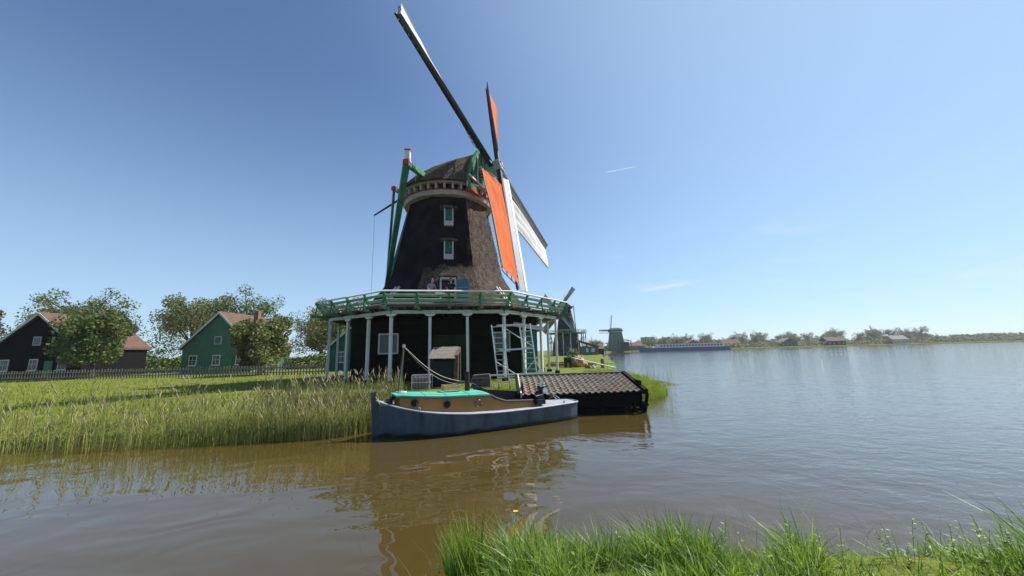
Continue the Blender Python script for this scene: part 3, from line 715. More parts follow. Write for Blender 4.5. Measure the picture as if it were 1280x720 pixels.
# tail: spruits, braces, tail pole, brake lever
T=Cv-nh*6.9+Z*4.95
tl=MB()
e1=Cv+uu*6.2+Z*15.66; e1b=Cv-uu*6.2+Z*15.66; e2=Cv-nh*3.6+uu*2.95+Z*15.66; e2b=Cv-nh*3.6-uu*2.95+Z*15.66
cbm=mat('crossbeam_green',(.05,.24,.10),.45,var=.2)
tl.beam(e1b,e1,.36,.42,mi=0); cb1=tl.build('crossbeam',cbm,mill,bevel=.02)
tl=MB(); tl.beam(e2b,e2,.26,.3,mi=0); cb2=tl.build('crossbeam',cbm,mill,bevel=.02)
for a,b,w,w2q in ((e1-Z*.15,T,.46,.28),(e1b-Z*.15,T,.46,.28),(e2-Z*.1,T+nh*.3+Z*.2,.2,.2),(e2b-Z*.1,T+nh*.3+Z*.2,.2,.2)):
    br=MB(); br.beam(a,b,w,w,w2=w2q,h2=w2q); br.build('tail_brace',brace_green,mill)
tp=MB(); tp.beam(Cv-nh*4.0+Z*15.2,T-nh*.4-Z*.35,.24,.28); tp.build('tail_pole',brace_green,mill)
for e,d in ((e1,uu),(e1b,-uu),(e2,uu),(e2b,-uu)):
    big=e is e1 or e is e1b; ew=MB(); w_e=(.40,.44) if big else (.30,.34); ew.beam(e,e+d*.18,w_e[0],w_e[1],mi=0); L_=.42 if big else .3
    ew.beam(e-d*L_,e-d*.002,w_e[0]-.025,w_e[1]-.005,mi=1); ew.build('beam_end',[red,white],cb1 if big else cb2)
ew=MB(); ew.beam(e1+Z*.2-uu*.15,e1+Z*1.0-uu*.15,.36,.36,mi=1,up=(0,1,0)); ew.beam(e1+Z*1.0-uu*.15,e1+Z*1.08-uu*.15,.44,.44,mi=0,up=(0,1,0)); ew.build('beam_finial',[red,white],cb1)
vg=MB(); vg.tube([Cv-nh*3.2+Z*16.95,Cv-nh*8.15+Z*15.0],[.13,.07],8); vg.build('brake_lever',black,mill)
vr=MB(); vr.tube([Cv-nh*8.1+Z*15.0,Cv-nh*8.15+Z*5.2],.018,5,mi=0); vr.build('brake_rope',rope,mill); vr=MB(); vr.tube([e1-uu*.4+Z*.4+ft*.35,e1-uu*.5+ft*.4-Z*1.3],.015,5,mi=0); vr.build('hanging_rope',rope,mill)

# things on the stage
pole=MB(); a=V((-5.35,22.75,5.62)); b=V((-3.55,22.6,5.30)); 
for i in range(6): pole.beam(a.lerp(b,i/6),a.lerp(b,(i+1)/6),.13,.13,mi=(0,1,0,0,1,0)[i])
po=pole.build('painted_pole',[white,red],base=tuple(b)); tag(po,'red and white banded pole leaning on the mill stage railing','pole')

# ------------------------------------------------------------------ people
def skin_mesh(name,verts,edges,matl,parent,sub=1,rootv=0):
    me=bpy.data.meshes.new(name); me.from_pydata([v[0] for v in verts],edges,[]); me.materials.append(matl)
    o=bpy.data.objects.new(name,me); COL.objects.link(o); o.parent=parent
    md=o.modifiers.new('Skin','SKIN'); md.use_smooth_shade=True
    for i,sv in enumerate(me.skin_vertices[0].data if me.skin_vertices else []): pass
    return o,me
def make_person(loc,rz,label,shirt,trousers,hair,lean=0,rail_hands=True,hat=None):
    root=empty('person',loc,label,'person',rz=rz)
    # facing local -Y. joints: height 1.76
    J={}
    def j(n,p,r): J[n]=(p,r)
    L=lean
    j('pelvis',(0,0,.95),(.15,.11)); j('waist',(0,-.01,1.1),(.135,.10)); j('chest',(0,-.03-L*.1,1.32),(.165,.115)); j('neckb',(0,-.03-L*.2,1.47),(.075,.07)); j('neck',(0,-.045-L*.25,1.54),(.052,.055))
    j('jaw',(0,-.065-L*.3,1.60),(.062,.075)); j('head',(0,-.05-L*.3,1.68),(.078,.095)); j('crown',(0,-.045-L*.3,1.745),(.055,.07))
    for s,q in ((-1,'l'),(1,'r')):
        j('sh'+q,(s*.185,-.03-L*.15,1.43),(.062,.06)); 
        if rail_hands: j('el'+q,(s*.27,-.12,1.17),(.042,.042)); j('wr'+q,(s*.22,-.36,1.02),(.028,.024)); j('pm'+q,(s*.20,-.44,.98),(.04,.02))
        else: j('el'+q,(s*.25,.0,1.16),(.042,.042)); j('wr'+q,(s*.27,-.06,.92),(.028,.024)); j('pm'+q,(s*.27,-.08,.83),(.022,.04))
        j('hip'+q,(s*.09,0,.88),(.095,.095)); j('kn'+q,(s*.11,-.02,.50),(.06,.062)); j('an'+q,(s*.12,.02,.09),(.04,.045)); j('ft'+q,(s*.13,-.13,.035),(.042,.03))
        pb=V(J['pm'+q][0]); fw=V((0,-1,-.35)).normalized() if rail_hands else V((0,-.15,-1)).normalized(); sd_=V((s,0,0)) if rail_hands else V((0,-1,0))
        for i,(o_,ln) in enumerate(((-.03,.07),(-.01,.08),(.012,.075),(.032,.06))):
            j('f%d%s'%(i,q),tuple(pb+sd_*o_+fw*.035),(.0095,.0095)); j('g%d%s'%(i,q),tuple(pb+sd_*o_*1.2+fw*(.03+ln)+V((0,0,-.015))),(.008,.008))
        j('t0'+q,tuple(pb-sd_*.05+fw*.0),(.011,.011)); j('t1'+q,tuple(pb-sd_*.065+fw*.045),(.009,.009))
    E_=[('pelvis','waist'),('waist','chest'),('chest','neckb'),('neckb','neck'),('neck','jaw'),('jaw','head'),('head','crown')]
    for q in 'lr':
        E_+=[('chest','sh'+q),('sh'+q,'el'+q),('el'+q,'wr'+q),('wr'+q,'pm'+q),('pelvis','hip'+q),('hip'+q,'kn'+q),('kn'+q,'an'+q),('an'+q,'ft'+q),('pm'+q,'t0'+q),('t0'+q,'t1'+q)]
        for i in range(4): E_+=[('pm'+q,'f%d%s'%(i,q)),('f%d%s'%(i,q),'g%d%s'%(i,q))]
    def mk(nm,keys,matl,grow):
        ks=[k for k in J if k in keys]; ix={k:i for i,k in enumerate(ks)}
        ed=[(ix[a],ix[b]) for a,b in E_ if a in ix and b in ix]
        me=bpy.data.meshes.new(nm); me.from_pydata([J[k][0] for k in ks],ed,[]); me.materials.append(matl)
        o=bpy.data.objects.new(nm,me); COL.objects.link(o); o.parent=root
        md=o.modifiers.new('Skin','SKIN'); md.use_smooth_shade=True; md.branch_smoothing=.6
        if not me.skin_vertices:
            me.attributes.new
        sv=me.skin_vertices[0].data if me.skin_vertices else None
        if sv:
            for k in ks: sv[ix[k]].radius=(J[k][1][0]+grow,J[k][1][1]+grow); sv[ix[k]].use_root=(k==ks[0])
        sb=o.modifiers.new('Sub','SUBSURF'); sb.levels=1; sb.render_levels=2
        return o
    body=mk('body',set(J),skin,0)
    mk('shirt',{'pelvis','waist','chest','neckb','shl','shr','ell','elr'},shirt,.02)
    mk('trousers',{'pelvis','hipl','hipr','knl','knr','anl','anr'},trousers,.022)
    # face and hair
    hz=V(J['head'][0]); h=MB()
    def sph(M_,c,r,n=12,z0=-1,mi=0):
        M_.lathe([(r[0]*math.cos(t),r[2]*math.sin(t)) for t in [lerp(z0*PI/2,PI/2-.001,i/n) for i in range(n+1)]],n*2,c,mi)
    hh=MB(); sph(hh,wloc(root)+hz+V((0,.012,.02)),(.098,.098,.115),10,-.15); ho=hh.build('hair' if not hat else 'cap_hat',hat or hair,root,smooth=True)
    fc=MB(); b0=wloc(root)+hz
    fc.tube([b0+V((0,-.092,.01)),b0+V((0,-.115,-.022))],[.008,.014],6); 
    for s in (-1,1): fc.tube([b0+V((s*.082,.0,.015)),b0+V((s*.092,.005,-.02))],[.016,.012],6)
    fc.build('face_features',skin,root,smooth=True)
    ey=MB()
    for s in (-1,1): ey.tube([b0+V((s*.03,-.088,.012)),b0+V((s*.03,-.098,.012))],.009,6)
    ey.tube([b0+V((-.022,-.09,-.052)),b0+V((.022,-.09,-.052))],.005,6); ey.build('eyes_and_mouth',mat('dark_features',(.05,.03,.03),.6),root)
    return root
navy=mat('navy_shirt',(.012,.016,.03),.85); gblue=mat('grey_blue_jacket',(.22,.25,.32),.85); jeans=mat('dark_trousers',(.03,.035,.05),.9); hairb=mat('brown_hair',(.07,.035,.02),.8); hairr=mat('reddish_hair',(.16,.06,.035),.8)
def stage_pt(px_over_y,b): pass
make_person((-3.85,22.95,4.66),R(8),'man in a dark polo shirt standing at the mill stage railing','' and None or navy,jeans,hairb,lean=.2)
make_person((-5.15,23.1,4.66),R(35),'person with reddish hair and grey blue jacket beside the painted pole on the stage',gblue,jeans,hairr,lean=.5)

# ================================================================== hut, boxes below the stage
ht=empty('lean_to_hut',(-3.75,20.4,0),'small dark hut with a weathered plank roof under the front of the mill stage','hut',rz=0)
h=MB()
for i in range(9):
    x0=-4.5+i*.158; h.beam((x0+.075,19.72,1.50+rnd(-.01,.01)),(x0+.11,20.9,2.12+rnd(-.01,.01)),.15,.035)
h.build('plank_roof',timber,ht)
h=MB(); h.beam((-3.07,19.95,0),(-3.02,19.95,1.62),.2,.2,up=(0,1,0)); h.beam((-3.02,20.85,0),(-3.02,20.85,2.0),.15,.15,up=(0,1,0)); h.beam((-3.03,19.9,1.6),(-3.03,20.95,2.06),.16,.12); h.build('corner_post',timber2,ht)
h=MB(); h.beam((-4.42,20.9,.95),(-3.1,20.9,.95),.06,1.95); h.beam((-4.42,20.0,.75),(-4.42,20.86,.75),.06,1.5); h.beam((-4.38,20.05,.7),(-3.18,20.05,.7),.05,1.35); h.build('wall_boards',mat('navy_tar',(.008,.009,.016),.7),ht)
bx=empty('wire_crate',(-4.75,19.4,0),'grey wire mesh crate standing between two white stage posts left of the hut','crate')
b=MB()
for x in (-5.15,-4.25):
    for y in (19.1,19.7): b.beam((x,y,0),(x,y,.72),.035,.035,up=(0,1,0))
for z in (.02,.36,.72):
    b.beam((-5.15,19.1,z),(-4.25,19.1,z),.03,.03); b.beam((-5.15,19.7,z),(-4.25,19.7,z),.03,.03); b.beam((-5.15,19.1,z),(-5.15,19.7,z),.03,.03); b.beam((-4.25,19.1,z),(-4.25,19.7,z),.03,.03)
for i in range(1,12): x=lerp(-5.15,-4.25,i/12); b.beam((x,19.1,.02),(x,19.1,.72),.01,.01,up=(0,1,0))
b.build('wire_frame',alu,bx); b=MB(); b.beam((-5.1,19.4,.33),(-4.3,19.4,.33),.5,.6); b.build('contents',stone,bx,bevel=.05)
b=MB(); b.add([(-2.25,19.6,0),(-1.15,19.6,0),(-1.15,20.3,0),(-2.25,20.3,0),(-2.15,19.65,.62),(-1.3,19.65,.66),(-1.3,20.2,.66),(-2.15,20.2,.62)],((0,3,2,1),(4,5,6,7),(0,1,5,4),(1,2,6,5),(2,3,7,6),(3,0,4,7)))
for k in range(3): b.beam((-2.2,19.57,.12+.17*k),(-1.22,19.57,.12+.17*k),.02,.03)
tag(b.build('storage_bin',stone,base=(-1.7,20,0),bevel=.03),'dark grey tapered bin on the grass left of the scaffold','bin')

# ================================================================== scaffold tower
sc_=empty('scaffold_tower',(.1,18.4,0),'white aluminium scaffold tower on castors leaning before the right stage posts','scaffold')
lean=V((-.105,0,1)).normalized(); base=V((-.22,18.25,.12)); bx_=V((1.42,.42,.05)).normalized(); by_=V((-.52,.16,0)).normalized()
Wd=1.45; Dp=.56; Ht=3.0
def SP(a,b,c): return base+bx_*a+by_*b+lean*c
for a,nm in ((0,'ladder_frame'),(Wd,'ladder_frame')):
    f=MB()
    for b_ in (0,Dp): f.tube([SP(a,b_,-.02),SP(a,b_,Ht)],.032,8)
    for i in range(11): f.tube([SP(a,0,.2+i*.27),SP(a,Dp,.2+i*.27)],.02,6)
    f.build(nm,alu,sc_)
f=MB()
for c in (Ht-.05,1.75): f.beam(SP(0,Dp/2,c),SP(Wd,Dp/2,c),.34,.08); 
f.build('platform',galv,sc_)
f=MB(); f.tube([SP(0,0,Ht-.1),SP(Wd,0,1.85)],.025,8); f.tube([SP(0,Dp,1.2),SP(Wd,Dp,.15)],.025,8); f.tube([SP(.25,-.08,.15),SP(Wd+.1,-.08,1.35)],.028,8); f.tube([SP(0,0,1.75),SP(Wd,0,1.75)],.025,8); f.tube([SP(0,0,.3),SP(Wd,0,.3)],.025,8); f.tube([SP(0,Dp,.42),SP(Wd,Dp,.42)],.025,8)
f.tube([SP(Wd,0,1.2),SP(Wd+.55,.1,.1)],.025,8)
f.build('brace',alu,sc_)
for a in (0,Wd):
    for b_ in (0,Dp):
        p=SP(a,b_,-.02); w=MB(); w.tube([(p.x-.025,p.y,.075),(p.x+.025,p.y,.075)],.075,12); w.beam((p.x,p.y,.09),(p.x,p.y,p.z+.02),.05,.03,up=(0,1,0)) if p.z>.12 else w.beam((p.x,p.y,.07),(p.x,p.y,.18),.05,.03,up=(0,1,0)); w.build('castor',rubber,sc_)
# low white trestle beside it
tr=empty('low_trestle',(.3,19.3,0),'low white trestle rail with short legs behind the scaffold tower','trestle')
t=MB(); t.beam((-1.25,19.2,.62),(2.1,20.2,.62),.06,.07); t.build('rail',white,tr)
for i in range(7):
    x=lerp(-1.2,2.05,i/6); y=lerp(19.2,20.2,i/6); t=MB(); t.beam((x,y,0),(x,y,.58),.045,.045,up=(0,1,0)); t.build('leg',white,tr)

# ================================================================== boathouse with pantiles
bh=empty('boathouse',(2.8,16.5,WZ),'low black boathouse with a grey and red pantile roof behind the boat stern','boathouse')
A0=V((.30,14.75,.07)); A1=V((5.05,15.0,.09)); B0=V((.22,17.55,.60)); B1=V((5.02,17.75,.62))
def rf(u,v): return (A0.lerp(A1,u)).lerp(B0.lerp(B1,u),v)
nrm=((A1-A0).cross(B0-A0)).normalized()
nc,nr=19,8; TL=MB(); random.seed(21)
for r in range(nr):
    for c in range(nc):
        u0=c/nc;u1=(c+1)/nc; v0=r/nr; v1=min(1,(r+1.18)/nr)
        u=(u0+u1)/2; vv=v0
        pr=.03+.5*max(0,1-abs(u-.05)/.08)*(vv<.45)+.55*max(0,1-abs(u-.78)/.22)*(.6 if vv<.8 else .25)+.25*max(0,1-abs(u-.35)/.15)*(vv<.3)
        mi=3 if random.random()<pr*.8 else random.choice((0,0,0,1,2,4,0))
        rz_=rnd(-.006,.006); 
        prof_=[0,.0,.018,.045,.058,.045,.018,-.006,-.012,0]
        seg=9
        def tf(a,b,u0=u0,u1=u1,v0=v0,v1=v1,rz_=rz_):
            k=a*seg; i=min(int(k),seg-1); h=lerp(prof_[i],prof_[i+1],k-i)
            return rf(lerp(u0,u1+.004,a),lerp(v0,v1,b))+nrm*(h+.03*(1-b)+.02+rz_)
        TL.grid(tf,seg,1,mi=mi)
        # front lip
        L_=[tf(i/seg,0) for i in range(seg+1)]
        for i in range(seg): TL.quad(L_[i]-nrm*.018,L_[i+1]-nrm*.018,L_[i+1],L_[i],mi)
roof=TL.build('tile_roof',tile_mats,bh,smooth=False)
b=MB(); b.add([A0,A1,B1,B0,A0-nrm*.06,A1-nrm*.06,B1-nrm*.06,B0-nrm*.06],((0,1,2,3),(7,6,5,4),(0,4,5,1),(1,5,6,2),(2,6,7,3),(3,7,4,0))); b.build('roof_deck',tar,roof)
b=MB(); b.beam(B0+V((-.15,.03,.07)),B1+V((.15,.03,.07)),.24,.09); b.build('ridge_board',mat('ridge_grey',(.10,.095,.09),.8,var=.3,scale=6,bump=.3),roof)
b=MB(); b.beam(A1+V((.06,-.12,.03)),B1+V((.08,.05,.05)),.16,.2); b.build('barge_board',tar,roof)
b=MB(); b.beam(A0+V((-.05,-.1,.05)),B0+V((-.05,.02,.07)),.05,.18,mi=0); b.beam(A0+V((-.15,-.1,.03)),B0+V((-.15,.02,.05)),.08,.2,mi=1); b.build('barge_board',[dwhite,tar],roof)
wl=MB(); p0=V((.35,14.98,0));p1=V((5.1,15.35,0));p2=V((5.1,17.7,0));p3=V((.3,17.5,0))
clap(wl,p0,p1,-.42,.02,.2,.025)
clap(wl,p1,p2,-.6,.5,.2,.025); clap(wl,p3,p0,-.6,.5,.2,.025); clap(wl,p2,p3,-.8,.5,.2)
wl.build('boarded_wall',tar,bh)
b=MB(); b.beam(p0+V((0,.1,-.62)),p1+V((0,.1,-.62)),.1,.12); b.beam(p0+V((0,.06,-.45)),p1+V((.25,.06,-.45)),.08,.07,mi=0)
b.build('waling_beam',tar,bh)
for x,y in ((.4,14.95),(1.9,15.07),(3.4,15.2),(4.75,15.3),(5.1,15.3),(5.2,17.5)):
    b=MB(); b.tube([(x,y,WZ-.5),(x,y,-.28)],.09,9); b.build('pile',tar,bh,smooth=True)
b=MB(); b.beam((5.12,15.2,-.68),(5.2,15.0,.05),.1,.1,up=(0,1,0)); b.build('strut',tar,bh)

# ================================================================== the moored boat
S0=V((-4.28,11.80,0)); ax=V((.891,.454,0)); sy=V((.454,-.891,0))   # sy points to the camera side
boat=empty('motor_boat',(S0.x+ax.x*3.3,S0.y+ax.y*3.3,WZ),'blue hulled motor boat with turquoise cabin roof moored in front of the mill','boat')
def BP(s,t,z): return S0+ax*s+sy*t+Z*(WZ+z)
hs=[0,.35,.8,1.3,1.83,2.6,3.6,4.8,5.8,6.6,6.95]; hw=[.03,.36,.70,.93,1.07,1.15,1.17,1.12,1.05,.98,.86]; sheer=[1.10,.98,.86,.76,.69,.62,.58,.57,.59,.61,.61]
HW=lambda s:interp(hs,hw,s); SH=lambda s:interp(hs,sheer,s)
def smooth3(f,s,e=.18): return (f(s-e)+f(s)*2+f(s+e))/4 if .25<s<6.4 else f(s)
hull=MB(); ns=54
def hf_(side):
    def fn(u,v):
        s=u*6.95; w=smooth3(HW,s); zt=smooth3(SH,s); zb=-.35
        z=lerp(zb,zt,v); k=1-.10*(1-v)**1.5 - (.25*(1-v) if s<1.5 else 0)*(1-s/1.5 if s<1.5 else 0)
        dent=.012*noise.noise(V((s*1.7,v*2,side)))
        return BP(s+(.10*(1-v) if s<.5 else 0),side*(w*k+dent),z)
    return fn
hull.grid(hf_(1),ns,10); hull.grid(hf_(-1),ns,10)
hull.grid(lambda u,v: hf_(1)(1,v).lerp(hf_(-1)(1,v),u)+ax*(.10*math.sin(PI*u)),8,10)
# stem bar
hull.beam(BP(.04,0,-.3),BP(-.08,0,1.36),.10,.16,up=ax)
ho=hull.build('hull',hullm,boat,smooth=False)
rl=MB()
for side in (1,-1):
    pts=[BP(i/40*6.95,side*(smooth3(HW,i/40*6.95)+.02),smooth3(SH,i/40*6.95)-.01) for i in range(41)]; rl.tube(pts,.028,6)
pts=[hf_(1)(1,1).lerp(hf_(-1)(1,1),i/8)+ax*(.10*math.sin(PI*i/8)+.02) for i in range(9)]; rl.tube(pts,.028,6)
rl.build('gunwale',mat('gunwale_pale',(.34,.38,.43),.5,var=.2,scale=4),ho,smooth=True)
# wet rubbing strip stripes on hull are paint; deck
CA,CB=.66,3.44      # cabin from..to
dk=MB()
dk.grid(lambda u,v: BP(v*6.95,lerp(-1,1,u)*smooth3(HW,v*6.95)*.995,smooth3(SH,v*6.95)+.045*(1-(2*u-1)**2)-.02),8,46)
# dark bottom of cockpit is a separate sunk box; deck stays closed beneath cabin
dk.build('deck',deck_grey,boat,smooth=True)
CW=lambda s:smooth3(HW,s)-(.33 if s>1.8 else lerp(.22,.33,(s-.9)/.9))
def cab_top(s): return interp([CA,1.8,CB,CB+.25,CB+.6,CB+1.2,CB+2.],[1.22,1.14,1.10,.96,.84,.80,.76],s)
cb=MB(); cl_=[CA+.02+(5.55-CA)*i/40 for i in range(41)]
for side in (1,-1):
    cb.grid(lambda u,v: BP(lerp(CA,5.5,u),side*(CW(lerp(CA,5.5,u))-.03*v),lerp(SH(lerp(CA,5.5,u))-.05,cab_top(lerp(CA,5.5,u)),v)),46,3)
cb.grid(lambda u,v: BP(CA-.10*math.sin(PI*u),lerp(-1,1,u)*(CW(CA)-.03*v),lerp(.7,cab_top(CA),v)),8,3)
cb.grid(lambda u,v: BP(CB,lerp(-1,1,u)*(CW(CB)-.03*v),lerp(.5,cab_top(CB),v)),6,3)
cabin=cb.build('cabin',cabin_brown,boat,smooth=False)
rf_=MB(); 
def roofn(u,v,dz=0):
    s=lerp(CA-.12,CB+.06,v); t=lerp(-1,1,u); w=CW(max(CA,s))+.02; bow=.10*(1-t*t)*(1-v)*0
    return BP(s-(.10*(1-t*t) if v<.02 else 0),t*w,cab_top(max(CA,s))+.03+.055*(1-t*t)+dz)
rf_.grid(lambda u,v:roofn(u,v),14,20)
rf_.grid(lambda u,v:roofn(u,v,-.045),14,20)
for side in (0,1): rf_.grid(lambda u,v:roofn(side,u,-.045*v),20,1)
rf_.grid(lambda u,v:roofn(u,0,-.045*v),14,1); rf_.grid(lambda u,v:roofn(u,1,-.045*v),14,1)
ro=rf_.build('cabin_roof',boat_blue_roof,boat,smooth=False)
sm=MB()
for v in (.28,.5,.75): 
    pts=[roofn(i/12,v,.004) for i in range(13)]; sm.tube(pts,.006,4)
pts=[roofn(.86,.02+.96*i/20,.006) for i in range(21)]; sm.tube(pts,.006,4)
sm.build('roof_seams',mat('seam_green',(.04,.2,.14),.6),ro)
dkl=MB()
for side in (1,-1):
    pts=[BP(s,side*(CW(s)+.005),cab_top(s)-.02) for s in [lerp(CA,CB,i/14) for i in range(15)]]; dkl.tube(pts,.018,5)
dkl.build('roof_trim',mat('trim_darkgreen',(.01,.07,.05),.5),ro)
for s,m_ in ((1.05,black),(2.02,black),(3.06,brass)):
    zc=(cab_top(s)+SH(s))/2+.0; c=BP(s,CW(s)-.01,zc)
    p=MB(); 
    ring=[]
    for k in range(21): a=2*PI*k/20; ring.append(c+sy*.02+ax*(.105*math.cos(a))+Z*(.105*math.sin(a)))
    p.tube(ring,.018,6); po_=p.build('porthole',m_ if m_ is brass else mat('porthole_dark',(.05,.05,.05),.4,metal=.5),cabin,smooth=True)
    g_=MB(); g_.tube([c-sy*.02,c+sy*.015],.10,16); g_.build('glass',portglass if m_ is black else brass,po_)
# cockpit coaming, black cushion line and dark well
ck=MB()
for side in (1,-1):
    pts=[BP(s,side*(CW(s)-.01),cab_top(s)+.015) for s in [lerp(CB+.02,5.45,i/20) for i in range(21)]]; ck.tube([p+(Z*.25*(1-i/26) if side<0 else Z*0) for i,p in enumerate(pts)],.04,6)
ck.grid(lambda u,v: BP(lerp(CB+.05,5.4,u),lerp(-.7,.7,v)*.98,.66+.02),6,4)
for side in (1,-1): ck.grid(lambda u,v: BP(lerp(CB+.04,5.42,u),side*(CW(lerp(CB,5.42,u))-.05),lerp(.55,cab_top(lerp(CB+.04,5.42,u))+.02+(.26 if side<0 else 0)*(1-u*.3),v)),20,2)
ck.build('cockpit_coaming',black,boat)
# exhaust stack
e=MB(); e.tube([BP(2.98,.0,1.12),BP(2.98,.0,1.76)],.085,14); e.tube([BP(2.98,.0,1.76),BP(2.98,.0,1.83)],.065,14); e.build('funnel',black,boat,smooth=False)
# mast at the bow with stay
ms=MB(); ms.tube([BP(.62,.02,.85),BP(.80,.0,2.72)],[.035,.025],8); ms.tube([BP(.72,-.1,.85),BP(.82,-.01,2.6)],.012,5); ms.build('mast',mat('mast_grey',(.10,.09,.08),.6),boat)
mt=MB(); mt.beam(BP(.80,0,2.70),BP(.81,0,2.80),.09,.07,up=ax); mt.build('mast_top',white,boat)
bt=MB()
a=BP(.80,0,2.74); b=BP(2.92,0,1.5)
pts=[a.lerp(b,i/16)+V((0,0,-.28*math.sin(PI*i/16))) for i in range(17)]; bt.tube(pts,.014,5)
pts=[a.lerp(BP(2.9,-.05,1.4),i/16)+V((0,0,-.34*math.sin(PI*i/16))) for i in range(17)]; bt.tube(pts,.008,5)
bt.build('stay_rope',rope,boat)
bl=MB(); bl.tube([BP(.66,.12,.86),BP(.66,.12,1.33)],.065,12); bl.build('bitt',black,boat)
wc=MB()
for k in range(4):
    pts=[BP(.68+.02*k,.05,1.22+.03*k)+(ax*math.cos(a_)+sy*math.sin(a_))*(.13+.008*k) for a_ in [2*PI*i/12 for i in range(13)]]; wc.tube(pts,.024,6)
wc.build('rope_coil',mat('white_rope',(.6,.6,.56),.9),boat,smooth=True)
an=MB(); an.tube([BP(.45,.1,.93),BP(.42,.1,1.12)],.05,8); an.tube([BP(.36,-.1,1.08),BP(.36,.3,1.08)],.04,8); an.beam(BP(.30,.05,.95),BP(.55,.05,1.2),.1,.12); an.build('windlass',black,boat)
for s,sd2 in ((1.15,1),(6.3,1)):
    c=BP(s,smooth3(HW,s)-.05,smooth3(SH,s)+.03); ring=[c+ax*(.035*math.cos(t_))+Z*(.045*math.sin(t_)+.015) for t_ in [2*PI*i/12 for i in range(13)]]
    q=MB(); q.tube(ring,.013,6); q.build('deck_ring',mat('worn_ring',(.25,.25,.25),.5,metal=.5) if s<3 else black,boat,smooth=True)
mo=MB(); mo.tube([BP(-.05,0,1.28),BP(.1,.2,1.0),BP(.45,.35,.92)],.012,5); mo.tube([BP(-.03,0,1.3),BP(.35,-.1,1.05)],.012,5); mo.tube([BP(-.05,0,1.25),V((-5.3,12.4,.15)),V((-6.3,12.9,-.1))],.012,5)
mo.build('mooring_line',yrope,boat)
# engine controls and lamp post at the stern end of the cockpit
en_=MB(); en_.tube([BP(5.35,0.65,.62),BP(5.35,0.65,.72)],.2,12); en_.beam(BP(5.20,0.75,.72),BP(5.55,0.75,.72),.34,.16); en_.tube([BP(5.32,0.75,.78),BP(5.32,0.75,.95)],.09,10); en_.tube([BP(5.15,0.80,.7),BP(5.20,0.85,.92),BP(5.50,0.80,.95)],.03,6)
en_.beam(BP(5.50,0.68,.66),BP(5.50,0.68,.9),.16,.1,up=ax); en_.build('winch',black,boat,smooth=False)
lp=MB(); lp.beam(BP(5.84,.15,.6),BP(5.84,.15,1.25),.16,.12,up=ax); lp.beam(BP(5.72,.15,1.12),BP(6.00,.15,1.12),.2,.16); lp.tube([BP(5.62,.1,.85),BP(5.77,.15,1.0)],.08,8)
lo=lp.build('lamp_post',black,boat,bevel=.02)
l2=MB(); l2.tube([BP(5.78,.15,1.2),BP(5.78,.15,1.28)],.085,14); l2.tube([BP(5.92,.15,1.24),BP(5.92,.15,1.31)],.085,14); l2.tube([BP(5.94,.24,1.02)+sy*.0,BP(5.94,.24,1.02)+sy*.05],.105,16); l2.build('lamp',chrome,lo)
st_=MB(); c=BP(6.45,-.1,.66); st_.tube([c+ax*-.05-sy*.2,c+Z*.16,c+ax*.1+sy*.1+Z*.12,c+ax*.2+sy*.25],.022,6); st_.tube([c+ax*-.1,c+Z*.1+sy*.12,c+sy*.35],.02,6); st_.beam(c+Z*.12-sy*.14,c+Z*.12+sy*.0,.16,.05); st_.build('stern_cleat',mat('worn_metal',(.28,.28,.28),.5,metal=.5),boat)
# fender streak weathering is in the paint; wooden crate on the roof
cr=empty('wooden_crate',tuple(BP(2.38,.05,1.262)),'small open wooden crate lying on the turquoise cabin roof','crate')
c=MB(); p=BP(2.38,.05,1.262)
for s in (-1,1):
    for z in (.045,.14): c.beam(p-ax*.29+sy*(s*.17)+Z*z,p+ax*.29+sy*(s*.17)+Z*z,.02,.075)
    c.beam(p+ax*(s*.285)-sy*.16+Z*.09,p+ax*(s*.285)+sy*.16+Z*.09,.025,.18)
c.build('slats',crate_wood,cr); c=MB(); c.beam(p-ax*.22+Z*.012,p+ax*.22+Z*.012,.28,.02); c.beam(p-ax*.1+Z*.12,p+ax*.2+Z*.12,.2,.02); c.build('bottom_board',crate_wood,cr)

# ================================================================== spit: debris, plank, mooring post, rail, bush
def blob(M_,c,r,seed=0,n=14,m2=10,amp=.3,mi=0):
    def fn(u,v):
        a=2*PI*u; t=lerp(-.15,PI/2,v); d=V((math.cos(a)*math.cos(t),math.sin(a)*math.cos(t),math.sin(t)))
        k=1+amp*noise.noise(d*1.9+V((seed,seed,0)))+amp*.5*noise.noise(d*5+V((seed,0,0)))
        return V(c)+V((d.x*r[0],d.y*r[1],d.z*r[2]))*k
    M_.grid(fn,n*2,m2,mi)
d=MB(); blob(d,(6.95,40.5,.15),(.85,.9,1.0),3,16,12,.35); tag(d.build('tarpaulin_heap',tarp,base=(6.95,40.5,0)),'crumpled orange brown tarpaulin heap on the grass beyond the boathouse','tarpaulin')
d=MB(); d.beam((6.2,39.6,.95),(9.0,33.5,.12),.28,.06); tag(d.build('aqua_plank',aqua,base=(8,36,0)),'long pale aqua plank sloping down from the tarpaulin heap','plank')
d=MB(); d.tube([(5.3,39.5,.75),(6.0,39.3,.8)],.28,12); d.tube([(5.28,39.5,.75),(5.4,39.47,.75)],.33,12); d.beam((5.4,39.4,.0),(5.4,39.4,.5),.3,.3,up=(0,1,0)); d.beam((5.9,39.4,.0),(5.9,39.4,.5),.3,.3,up=(0,1,0)); tag(d.build('oil_drum',black,base=(5.6,39.4,0)),'black drum lying on blocks left of the tarpaulin heap','drum')
d=MB()
for i in range(4): d.beam((3.6+.1*i,42.5+i*.3,.12+.12*(i%2)),(9.0,41.3+i*.3,.1+.13*(i%2)),.3,.1)
d.beam((4,42.2,.42),(7.2,41.6,.42),.3,.1); tag(d.build('timber_stack',timber2,base=(6,42,0)),'dark stack of long planks lying behind the tarpaulin heap','planks')
